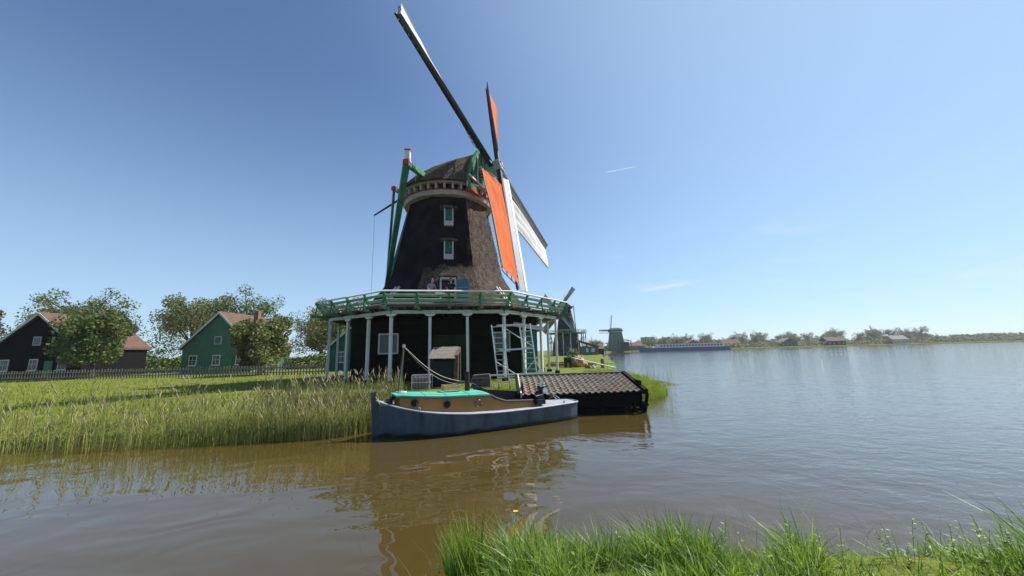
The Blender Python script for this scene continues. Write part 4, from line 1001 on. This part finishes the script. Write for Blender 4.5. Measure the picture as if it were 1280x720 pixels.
d=MB(); d.lathe([(.0,.86),(.12,.86),(.17,.82),(.185,.4),(.19,-.3),(.0,-.3)],14,(8.75,37.3,.0)); tag(d.build('mooring_post',logm,base=(8.75,37.3,-.3),smooth=False),'thick round wooden mooring post standing at the water edge of the point','post')
rk=empty('metal_rail',(9.1,34.8,0),'low rusty tubular rail leaning beside the wooden mooring post','rail')
d=MB(); d.tube([(8.3,35.3,.0),(8.35,35.3,.42),(9.25,34.6,.42),(9.6,34.3,-.2)],.028,6); d.tube([(8.6,35.0,0),(8.65,35.,.42)],.02,6); d.tube([(9.05,34.7,.42),(9.0,34.9,.85),(8.75,35,.78)],.022,6); d.tube([(9.0,34.9,.85),(9.2,34.8,.97)],.02,6); d.build('tube_frame',rust,rk)
d=MB(); 
for k in range(2): d.tube([V((8.55+.5*k,35.05-.35*k,.2))+V((math.cos(t_)*.2,-math.sin(t_)*.05*0-math.cos(t_)*.14,math.sin(t_)*.2)) for t_ in [2*PI*i/14 for i in range(15)]],.012,5)
d.build('hoop',rust,rk)
d=MB(); blob(d,(7.2,36.8,.0),(.35,.3,.28),8,8,6,.4,0); blob(d,(7.7,36.6,.0),(.2,.2,.3),4,8,6,.4,1); tag(d.build('net_bundle',[rust,white],base=(7.3,36.7,0)),'small red and white bundle on the grass left of the mooring post','bundle')

# ------------------------------------------------------------------ trees
def tree(name,loc,h,wd_,matl,label,group=None,seed=0,trunk=.25,leaves=900,ls=.55,bare=False):
    random.seed(seed); root=empty(name,loc,label,'tree',group); L0=V(loc)
    t=MB(); tips=[]
    t.tube([L0-Z*.3,L0+V((rnd(-.2,.2),0,h*.3)),L0+V((rnd(-.3,.3),rnd(-.3,.3),h*.62))],[h*.03,h*.022,h*.012],7)
    for i in range(14):
        a=rnd(0,2*PI); z0=rnd(.22,.6)*h; e=L0+V((math.cos(a)*wd_*rnd(.3,.85),math.sin(a)*wd_*rnd(.3,.85),min(h*.97,z0+h*rnd(.15,.42)))); s0=L0+Z*z0
        mid_=s0.lerp(e,.5)+V((0,0,h*.04)); t.tube([s0,mid_,e],[h*.012,h*.007,h*.003],5); tips.append(e); tips.append(mid_)
        if bare:
            for j in range(7):
                q=mid_.lerp(e,random.random()); t.tube([q,q+V((rnd(-1,1),rnd(-1,1),rnd(.2,1.2)))*h*.10],[h*.003,h*.001],4)
    t.build('trunk',bark,root)
    c=MB()
    cl_=[]
    for i in range(22): 
        a=rnd(0,2*PI); q=math.sqrt(random.random()); cl_.append((L0+V((math.cos(a)*q*wd_*.8,math.sin(a)*q*wd_*.8,h*rnd(.22,.88)*(1-.18*q))),rnd(.22,.45)*wd_))
    for i in range(leaves):
        cc_,r=random.choice(cl_) if i%4 else (random.choice(tips),wd_*.2)
        dd_=V((random.gauss(0,1),random.gauss(0,1),random.gauss(0,.8))).normalized()*r*(random.random()**.4); p=cc_+dd_
        n1=V((rnd(-1,1),rnd(-1,1),rnd(-1,1))).normalized(); n2=n1.orthogonal().normalized(); s=ls*rnd(.35,1.3)
        c.quad(p-n1*s*.5,p+n2*s*.35,p+n1*s*.5,p-n2*s*.35,0 if random.random()<.7 else 1)
    c.build('crown',[matl,leafs[1] if matl is not leafs[1] else leafs[0]],root)
    return root
def fmill(px,Yv): return ((px-640)/462.3*Yv)
# bush by the debris
tree('bush',(6.4,40.8,0),2.3,.9,leafs[1],'yellow green bush growing behind the tarpaulin heap',seed=3,leaves=500,ls=.16)

# ================================================================== SECOND MILL (middle distance)
C2=(17.0,120.0); m2=empty('windmill',(C2[0],C2[1],0),'dark blue and brown stage windmill partly behind the near mill stage','windmill')
b2=.1
prof2=[(6.9,3.0),(8.5,2.75),(11,2.35),(15.0,1.9)]
build_body(C2,b2,prof2,thatch2,m2,'thatched_body',sub=3,jit=.02)
al2=R(-137); nh2,n2,u2,w2=frame(al2,.2); 
if u2.y>0:u2=-u2
C2v=V((C2[0],C2[1],0)); uu2=V((math.sin(al2),-math.cos(al2),0))
hw2=lambda s:2.5*math.sqrt(max(.001,1-((s+.2)/2.6)**2)) if s<.2 else interp([.2,2],[2.45,1.6],s)
cap_mesh(C2,al2,-2.7,2.0,15.1,lambda s:interp([-2.7,-2,-.5,2],[15.4,16.3,16.9,17.1],s),hw2,None).build('cap',thatch2,m2,smooth=True)
H2=C2v+nh2*3.3+Z*14.2
hb=MB(); hb.tube([C2v+Z*13.9,H2+n2*.3],.35,8); hb.build('windshaft',black,m2)
for k in range(4):
    a=R(43)+k*PI/2; er=w2*math.cos(a)+u2*math.sin(a); et=(-w2*math.sin(a)+u2*math.cos(a))*-1
    make_sail(m2,H2,er,et,n2,8.9,[mat('grey_brown_canvas',(.26,.20,.17),.85,transl=.2),None,mat('brown_canvas',(.26,.14,.11),.85,transl=.2),mat('grey_brown_canvas',(.26,.20,.17))][k],1.6,.8,simple=True,off=.2 if k%2 else -.1)
q=MB()
for k in range(8):
    a=octp(C2,b2,6.5,7.1,k);b=octp(C2,b2,6.5,7.1,k+1);c_=V((C2[0],C2[1],7.1)); q.add([c_,a,b,c_-Z*.25,a-Z*.25,b-Z*.25],((0,1,2),(5,4,3),(1,4,5,2)))
q.build('stage_deck',fargreen,m2)
q=MB()
for k in range(8):
    for zz in (7.5,7.9): q.beam(octp(C2,b2,6.6,zz,k),octp(C2,b2,6.6,zz,k+1),.1,.14)
    for i in range(3): p=octp(C2,b2,6.6,0,k).lerp(octp(C2,b2,6.6,0,k+1),i/3); q.beam(p+Z*7,p+Z*7.95,.1,.1,up=(0,1,0))
q.build('railing',rail_green,m2)
for k in range(8):
    for i in range(2):
        p=octp(C2,b2,6.2,0,k).lerp(octp(C2,b2,6.2,0,k+1),i/2); q=MB(); q.beam(p,p+Z*6.85,.2,.2,up=(0,1,0)); q.beam(p+Z*6.2,(C2v*.15+p*.85)+Z*3.5,.12,.12); q.build('post',dwhite if k in(6,7,0,1) else fargreen,m2)
q=MB(); q.lathe([(4.7,0),(4.5,3),(3.6,6.85)],8,(C2[0],C2[1],0),a0=b2+PI/8); q.build('lower_body',farblue,m2)
q=MB(); clap(q,(20.6,115.5,0),(26.5,117,0),0,2.6,.4); clap(q,(26.5,117,0),(27,126,0),0,2.6,.4); q.build('side_shed_wall',teal,m2); q=MB(); q.add([(20.4,115.2,4.6),(20.5,115.2,4.4),(26.9,116.6,2.5),(27.2,126.5,2.5),(20.8,126,4.6)],((0,1,2,3,4),)); q.beam((20.4,115.3,4.5),(27.1,116.7,2.55),.2,.2); q.build('side_shed_roof',roofgrey,m2)
for x in (18.2,22.6,24.6):
    q=MB(); q.beam((x-.5,115.3+(x-18)*.15,1.5),(x+.5,115.35+(x-18)*.15,1.5),.12,1.2); q.build('window',dwhite,m2)
T2=C2v-nh2*5.4+Z*7.4; q=MB()
for sgn in (-1,1): q.beam(C2v+uu2*(3.6*sgn)+Z*15.4,T2,.22,.22); q.beam(C2v-nh2*2+uu2*(2*sgn)+Z*15.4,T2,.16,.16)
q.beam(C2v+uu2*3.7+Z*15.4,C2v-uu2*3.7+Z*15.4,.25,.25); q.beam(C2v-nh2*2.6+Z*15.6,T2,.22,.24); q.build('tail_brace',mat('brown_tail',(.20,.15,.12),.7),m2)
q=MB(); q.tube([C2v-nh2*2+Z*15.6,C2v-nh2*5+Z*16.4],.08,6); q.tube([C2v+Z*17,C2v+Z*19.6],.05,5); q.build('brake_lever',black,m2)

# ================================================================== GREEN SAWMILL (far)
C3=(73.0,266.0); m3=empty('windmill',(C3[0],C3[1],0),'green boarded sawmill with a dark open porch on the far shore','windmill')
q=MB()
def fr3(z,w,d): return [(C3[0]-w/2,C3[1]-d/2,z),(C3[0]+w/2,C3[1]-d/2,z),(C3[0]+w/2,C3[1]+d/2,z),(C3[0]-w/2,C3[1]+d/2,z)]
rg=[fr3(-.3,10.4,9),fr3(5,9.6,8.4),fr3(13.6,7.0,7)]
vs_=[p for r in rg for p in r]; q.add(vs_,[(j*4+k,j*4+(k+1)%4,(j+1)*4+(k+1)%4,(j+1)*4+k) for j in range(2) for k in range(4)])
q.build('boarded_body',fargreen,m3)
q=MB(); 
def cap3(u,v):
    a=PI*u; r_=3.9; return V((C3[0]+lerp(-4.2,4.2,v),C3[1]-math.cos(a)*r_,13.5+math.sin(a)**.6*3.0*(1-.25*abs(2*v-1)**3)))
q.grid(cap3,12,10); q.add([cap3(i/12,0) for i in range(13)],(tuple(range(13)),)); q.add([cap3(i/12,1) for i in range(13)],(tuple(range(13)),)); q.build('cap',mat('cap_darkgreen',(.05,.08,.06),.8),m3)
q=MB(); x0=C3[0]+.6
q.box((x0+3.4,C3[1]-6.0,6.9),(8.4,4.8,.35)); q.beam((x0-.9,C3[1]-8.5,6.7),(x0+3.4,C3[1]-8.6,8.),.4,.35); q.beam((x0+3.4,C3[1]-8.6,8.),(x0+7.7,C3[1]-8.5,6.5),.4,.35)
for x in (x0-.6,x0+7.4): q.box((x,C3[1]-8,3.3),(.5,.5,6.8))
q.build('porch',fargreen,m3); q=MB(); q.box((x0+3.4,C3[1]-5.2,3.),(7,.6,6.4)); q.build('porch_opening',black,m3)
nh3,n3,u3,w3=frame(R(-150),.15)
if u3.y>0:u3=-u3
H3=V((C3[0],C3[1],14.2))+nh3*4.6; q=MB(); q.tube([H3-n3*4,H3+n3*.4],.45,8); q.build('windshaft',black,m3)
for k in range(4):
    a=R(3)+k*PI/2; make_sail(m3,H3,w3*math.cos(a)+u3*math.sin(a),-(-w3*math.sin(a)+u3*math.cos(a)),n3,11.3,None,2.0,1.2,simple=True,off=.3 if k%2 else -.1,boards=True)

# ================================================================== far shore houses, trees, ship
def house(name,x,y,w,d,h,rh,wm_,rm_,label,rz=0,ridge='x',wins=3,group=None):
    root=empty(name,(x,y,0),label,'house',group); M_=MB(); cx_,sx2=math.cos(rz),math.sin(rz)
    def Q(a,b,z): return V((x+a*cx_-b*sx2,y+a*sx2+b*cx_,z))
    M_.beam(Q(-w/2,0,h/2-.1),Q(w/2,0,h/2-.1),d,h+.2)
    rv=[]
    if ridge=='x': pr=[(-w/2,[(-d/2,h),(0,h+rh),(d/2,h)]),(w/2,[(-d/2,h),(0,h+rh),(d/2,h)])]; g=[[Q(a,b,z) for b,z in l] for a,l in pr]
    else: pr=[(-d/2,[(-w/2,h),(0,h+rh),(w/2,h)]),(d/2,[(-w/2,h),(0,h+rh),(w/2,h)])]; g=[[Q(b,a,z) for b,z in l] for a,l in pr]
    M_.add(g[0],((0,1,2),)); M_.add(g[1],((0,2,1),))
    if y<100:
        cs=[Q(-w/2,-d/2,0),Q(w/2,-d/2,0),Q(w/2,d/2,0),Q(-w/2,d/2,0)]
        for i in range(4): clap(M_,cs[i],cs[(i+1)%4],0,h,.22,.035)
        if ridge!='x':
            for j in range(int(rh/.22)):
                z_=h+.22*j; hw_=w/2*(1-(z_-h)/rh); hw2=w/2*max(0,1-(z_+.22-h)/rh)
                M_.add([Q(-hw_,-d/2-.04,z_),Q(hw_,-d/2-.04,z_),Q(hw2,-d/2-.006,z_+.22),Q(-hw2,-d/2-.006,z_+.22)],((0,1,2,3),))
    M_.build('wall',wm_,root)
    if y<100:
        for i in (0,1):
            bb=MB(); a_,b_=g[0][i],g[0][i+1]; o_=(g[0][1]-g[1][1]).normalized()*.42; ex=(a_-b_).normalized()*.35 if i==0 else (b_-a_).normalized()*.35
            p0_,p1_=((a_+ex,b_) if i==0 else (a_,b_+ex)); bb.beam(p0_+o_+Z*.06,p1_+o_+Z*.06,.06,.24); bb.build('barge_board',dwhite,root)
        if ridge!='x':
            bb=MB(); bb.beam(Q(w*.18,-d/2-.06,1.0),Q(w*.18,-d/2-.06,2.0),.95,.1,up=(0,1,0)); bb.beam(Q(w*.18,-d/2-.07,0.05),Q(w*.18,-d/2-.07,1.0),.95,.1,up=(0,1,0)); bb.build('door',dark_green if wm_ is not teal else dwhite,root)
            bb=MB(); bb.beam(Q(-.45,-d/2-.07,h+.9),Q(.45,-d/2-.07,h+.9),.08,1.0); wo_=bb.build('window',dwhite,root); bb=MB(); bb.beam(Q(-.36,-d/2-.11,h+.9),Q(.36,-d/2-.11,h+.9),.06,.82); bb.build('pane',glass,wo_)
    Rf=MB(); 
    for i in (0,1):
        a,b=g[0][i],g[0][i+1]; c,e=g[1][i],g[1][i+1]; o=(a-c).normalized()*.35; low=(a-b) if i==0 else (b-a)
        k=low.normalized()*.35; 
        p=[a+o,b+o,e-o,c-o]
        if i==0: p[0]+=k;p[3]+=k
        else: p[1]+=k;p[2]+=k
        p=[q_+Z*.03 for q_ in p]
        if y<100:
            hi_,lo_=(p[1],p[0]) if i==0 else (p[0],p[1]); hi2,lo2=(p[2],p[3]) if i==0 else (p[3],p[2]); nrow=int((hi_-lo_).length/.33); ncol=int((hi_-hi2).length/.26)
            for r_2 in range(nrow):
                ra,rb=r_2/nrow,min(1,(r_2+1.1)/nrow)
                def tfn(u,v,ra=ra,rb=rb): 
                    a_=lo_.lerp(lo2,u).lerp(hi_.lerp(hi2,u),lerp(ra,rb,v)); return a_+Z*(.20+.035*(1-v)+.02*abs(math.sin(u*ncol*PI))+.015*noise.noise(a_*.7))
                Rf.grid(tfn,ncol*3,1)
        Rf.add(p+[q_+Z*.16 for q_ in p],((0,1,2,3),(7,6,5,4),(0,4,5,1),(1,5,6,2),(2,6,7,3),(3,7,4,0)))
    ro=Rf.build('roof',rm_,root)
    ch=MB(); ch.beam(Q(w*.22,0,h+rh*.4),Q(w*.22,0,h+rh+.7),.6,.6,up=(0,1,0)); ch.build('chimney',brick,ro)
    for i in range(wins):
        a=lerp(-w/2,w/2,(i+.5)/wins); f_=MB(); 
        f_.beam(Q(a-.5,-d/2-.03,1.6),Q(a+.5,-d/2-.03,1.6),.1,1.3) if not (y<100 and ridge!='x' and abs(a-w*.18)<1.1) else f_.beam(Q(a-w*.36,-d/2-.03,1.6),Q(a-w*.36+.6,-d/2-.03,1.6),.1,1.1); fo=f_.build('window',white,root); 
        if y<100 and ridge!='x' and abs(a-w*.18)<1.1: a=a-w*.36+.3; hw_=.22
        else: hw_=.4
        g_=MB(); g_.beam(Q(a-hw_,-d/2-.07,1.6),Q(a+hw_,-d/2-.07,1.6),.06,.95 if hw_<.3 else 1.1); g_.build('pane',glass,fo)
        if y<100:
            g_=MB(); g_.beam(Q(a,-d/2-.115,1.12),Q(a,-d/2-.115,2.08),.04,.03,up=(0,1,0)); g_.beam(Q(a-hw_,-d/2-.118,1.65),Q(a+hw_,-d/2-.118,1.65),.03,.04); g_.beam(Q(a-hw_-.15,-d/2-.12,.93),Q(a+hw_+.15,-d/2-.12,.93),.16,.07); g_.build('glazing_bars',white,fo)
    return root
house('wooden_shed',29.5,137,5.2,5,1.9,1.6,tar,roofred,'low black shed with a brown roof at the jetty past the second mill',rz=.15,wins=1)
j=MB(); j.beam((24,133,-.35),(35.5,139,-.35),2.2,.18)
for i in range(6): j.tube([(24+2.2*i,132.4+1.15*i,-1.2),(24+2.2*i,132.4+1.15*i,-.3)],.15,6)
tag(j.build('jetty',timber2,base=(30,136,-.5)),'low timber jetty running out by the black shed','jetty')
house('shed_row',88.5,280,14,8,3.4,2.4,brick,roofred,'long low house with a red brown roof right of the green sawmill',wins=4)
house('boat_shed',82,288,9,7,4.6,2.6,tar,roofgrey,'dark gabled house behind the long low red roof',ridge='y',wins=2)
hb_=empty('apartment_block',(100.5,330,0),'flat roofed pale block rising behind the far trees','building'); q=MB(); q.box((118,330,5.),(8.5,8,11)); q.build('wall',mat('block_wall',(.25,.24,.2),.8),hb_); q=MB(); q.box((118,330,10.7),(9.2,8.6,.5)); q.build('roof',roofgrey,hb_)
q=MB()
for r in range(3):
    for c in range(4): q.box((115+2*c,325.95,2.5+3*r),(1.2,.1,1.4))
q.build('window_rows',glass,hb_)
hb_.location=(118,330,0)
for ch in hb_.children:
    for v in ch.data.vertices: v.co.x+=100.5-118
houses=[(142,300,12,'brick house with red roof on the far right shore behind the ship',brick,roofred),(176,306,14,'broad pale gabled house on the far right shore',dwhite,roofred),(222,305,12,'dark green gabled house far right by the water',teal,roofgrey),(262,308,15,'long dark barn at the far right edge of the shore',tar,roofred),(318,312,13,'pale house furthest right along the far shore',offw,roofgrey)]
for x,y,w,l,wm_,rm_ in houses: house('waterside_house',x,y,w,8,3.6,3.2,wm_,rm_,l,wins=4,ridge='x' if w>12 else 'y',group='houses on the far right shore')
# ship
sp=empty('passenger_ship',(112,252,WZ),'long blue and white passenger ship lying at the far shore','ship')
q=MB(); L0,L1=84.5,146; yS=252
def shf(side):
    def f(u,v):
        x=lerp(L0,L1,u); w=3.2*min(1,(u*9)**.6)*min(1,((1-u)*14)**.5+.2); z=lerp(-1.,1.45+1.2*max(0,1-u*8)**2,v); return V((x-1.2*v*max(0,1-u*12),yS+side*w*(.85+.15*v),z))
    return f
q.grid(shf(1),40,4); q.grid(shf(-1),40,4); hu=q.build('hull',shipblue,sp)
q=MB(); q.grid(lambda u,v: shf(1)(u,1).lerp(shf(-1)(u,1),v)-Z*.1,40,2); q.build('deck',dwhite,hu)
q=MB(); q.box((118.5,yS,2.65),(44,4.6,2.2)); q.box((95,yS,2.0),(3,3.5,1.2)); q.box((118.5,yS,3.85),(45,5.2,.18)); q.build('saloon',white,sp)
for i in range(20): 
    q=MB(); x=98.5+i*2.1; q.box((x,yS-2.33,2.75),(1.25,.06,.95)); q.build('window',glass,sp)
q=MB(); q.tube([(92,yS,1.3),(92,yS,7.5)],.08,6); q.tube([(128,yS,3.8),(128,yS,6.5)],.08,6); q.build('mast',white,sp)
st=MB(); st.box((97,yS-3.2,1.3),(.3,.1,.2)); 
# far trees
random.seed(2)
spots=[(58,268,8.0,4.2,0),(63,280,9,4.6,1),(67.5,290,8,4,0),(52,262,7,3.4,1),(103,300,9.5,5,0),(108,296,11,5.5,1),(114,305,11.5,6,0),(121,300,10.5,5.2,1),(127,312,12.5,6,0),(134,306,11,5.5,2),(149,318,13,6.5,0),(158,310,11,5.5,1),(166,322,14,7,0),(188,318,12,6,1),(197,325,15,7,0),(208,320,12.5,6,2),(236,322,14,7,1),(247,330,12,6,0),(277,325,14,7,1),(290,335,16,8,0),(303,328,12,6,2),(335,330,15,7.5,1),(352,335,14,7,0),(370,340,16,8,1),(140,325,13,6.5,1),(170,330,12,6,0),(180,316,10,5,2),(216,328,15,7.5,1),(228,318,11,5.5,0),(256,326,13,6.5,0),(268,320,11,5.5,1),(314,326,14,7,0),(325,336,16,8,2),(344,326,12,6,0)]
kinds=['pale olive tree on the far shore','full green tree on the far shore','brownish budding tree on the far shore']
where=lambda x:'left of the sawmill' if x<71 else 'behind the ship bow' if x<116 else 'behind the ship saloon' if x<146 else 'behind the pale house' if x<215 else 'near the dark barn' if x<300 else 'at the far right end'
cnt={}
protos={}
for i,(x,y,h,w,k) in enumerate(spots):
    lab='%s %s'%(kinds[k],where(x)); cnt[lab]=cnt.get(lab,0)+1
    if cnt[lab]>1: lab=lab+(', second of them' if cnt[lab]==2 else ', third of them')
    tree('tree',(x,y,0),h,w,leafs[k],lab,'trees along the far shore',seed=40+i,leaves=2600,ls=h*.055)
tree('bare_tree',(39,185,0),8.5,3.2,leafs[2],'nearly bare tree behind the jetty shed',seed=77,leaves=160,ls=.3,bare=True)
random.seed(3)
sh_=MB()
for i in range(9000):
    x=rnd(45,480); y=interp([45,70,95,160,300,480],[245,270,283,294,308,309],x)+rnd(0,7); 
    n1=V((rnd(-1,1),rnd(-1,1),rnd(-.3,1))).normalized(); n2=n1.orthogonal(); p=V((x,y,rnd(.1,4.2)*(.25+1.3*dens(x,y,.05)))); s=rnd(.4,.9)
    sh_.quad(p-n1*s,p+n2*s*.6,p+n1*s,p-n2*s*.6)
tag(sh_.build('shore_scrub',leafs[0]),'low scrub and hedges lining the far shore','scrub',kind='stuff')

wd2=MB()
for i in range(30000):
    x=rnd(84,1050); y=interp([84,160,300,700,1050],[325,335,350,345,300],x)+rnd(0,16)
    hh=6.5+4.5*noise.noise(V((x*.045,2,1)))+2.5*noise.noise(V((x*.17,5,1))); z=rnd(0,1)**.7*hh
    n1=V((rnd(-1,1),rnd(-1,1),rnd(-.3,1))).normalized(); n2=n1.orthogonal(); s=rnd(.5,1.25)*(1 if x<500 else 1.5)
    p=V((x,y,z)); wd2.quad(p-n1*s,p+n2*s*.6,p+n1*s,p-n2*s*.6,0 if noise.noise(V((x*.08,7,7)))+rnd(-.3,.3)<0 else 1)
tag(wd2.build('far_wood',leafs[:2]),'far belt of spring woodland closing the shore behind the houses','woodland',kind='stuff')

# ================================================================== left bank beyond the mill
lh=house('green_workshop',-17.6,49,9.8,7,2.7,4.2,teal,roofgrey,'green boarded workshop with a grey gabled roof left of the near mill',ridge='y',wins=3)
house('boarded_house',-38,52,9,8,3.2,4.4,fargreen,roofred,'green wooden house with a red tiled roof on the left bank',ridge='y',wins=3)
house('boarded_house',-55,47,10,8,3.4,4.0,tar,roofred,'black tarred wooden house with a red roof furthest left',ridge='y',wins=3)
LT=[(-29,62,12,5.5,0,'broad olive budding tree between the workshop and the green house'),(-46,64,14,6.5,1,'tall green tree between the green house and the black house'),(-69,60,13,6.5,0,'olive tree furthest left on the bank'),(-24,78,10,4.8,1,'green tree behind the grey roofed workshop'),(-36,70,13,6,2,'brownish tree behind the green house'),(-57,66,15,7,0,'tallest olive tree behind the black house'),(-80,66,14,7,1,'green tree at the very left behind the olive one'),(-47,42,8,3.4,1,'small green tree standing before the gap between the two wooden houses'),(-27,40,6.5,2.8,0,'small olive tree standing in front of the green house'),(-66,44,9,4,2,'brownish tree half hiding the black house')]
for i,(x,y,h,w,k,l) in enumerate(LT):
    tree('tree',(x,y,0),h,w,leafs[k],l,'trees on the left bank',seed=90+i,leaves=15000,ls=.30)
random.seed(31); q=MB()
for i in range(9000):
    x=rnd(-75,-13); y=interp([-75,-30,-13],[52,56,56],x)+rnd(-1,1)+(0 if x<-25 else 4); n1=V((rnd(-1,1),rnd(-1,1),rnd(-.3,1))).normalized(); n2=n1.orthogonal(); p=V((x,y,rnd(.05,2.6)*(.4+.9*dens(x,y,.2)))); s_=rnd(.1,.26)
    q.quad(p-n1*s_,p+n2*s_*.6,p+n1*s_,p-n2*s_*.6)
tag(q.build('bank_hedge',leafs[1]),'low leafy hedge running behind the houses on the left bank','hedge',kind='stuff')

gf=empty('garden_fence',(-35,37,0),'low weathered picket fence before the wooden houses on the left bank','fence')
q=MB()
for z in (.35,.8): q.beam((-62,38,z),(-18,36,z),.05,.09)
q.build('rail',timber,gf)
q=MB()
for i in range(150):
    t=i/149; q.beam((lerp(-62,-18,t),lerp(38,36,t)-.05,.08),(lerp(-62,-18,t)+rnd(-.02,.02),lerp(38,36,t)-.05,rnd(.98,1.08)),.12,.025,up=(0,1,0))
q.build('pickets',timber,gf)
hz=MB(); hx=[(x,y,z) for z in (-3.,34.) for x,y in ((-500,-150),(1200,-150),(1200,1200),(-500,1200))]
hz.add(hx,((3,2,1,0),(4,5,6,7),(0,1,5,4),(1,2,6,5),(2,3,7,6),(3,0,4,7)))
hm=bpy.data.materials.new('river_haze'); hm.use_nodes=True; hn=hm.node_tree; hn.nodes.remove(hn.nodes['Principled BSDF'])
pv=hn.nodes.new('ShaderNodeVolumePrincipled'); pv.inputs['Density'].default_value=.00022; pv.inputs['Color'].default_value=(.86,.93,1,1); pv.inputs['Anisotropy'].default_value=.3
hn.links.new(pv.outputs[0],hn.nodes['Material Output'].inputs['Volume'])
tag(hz.build('haze',hm),'thin pale haze over the river','haze',kind='stuff')
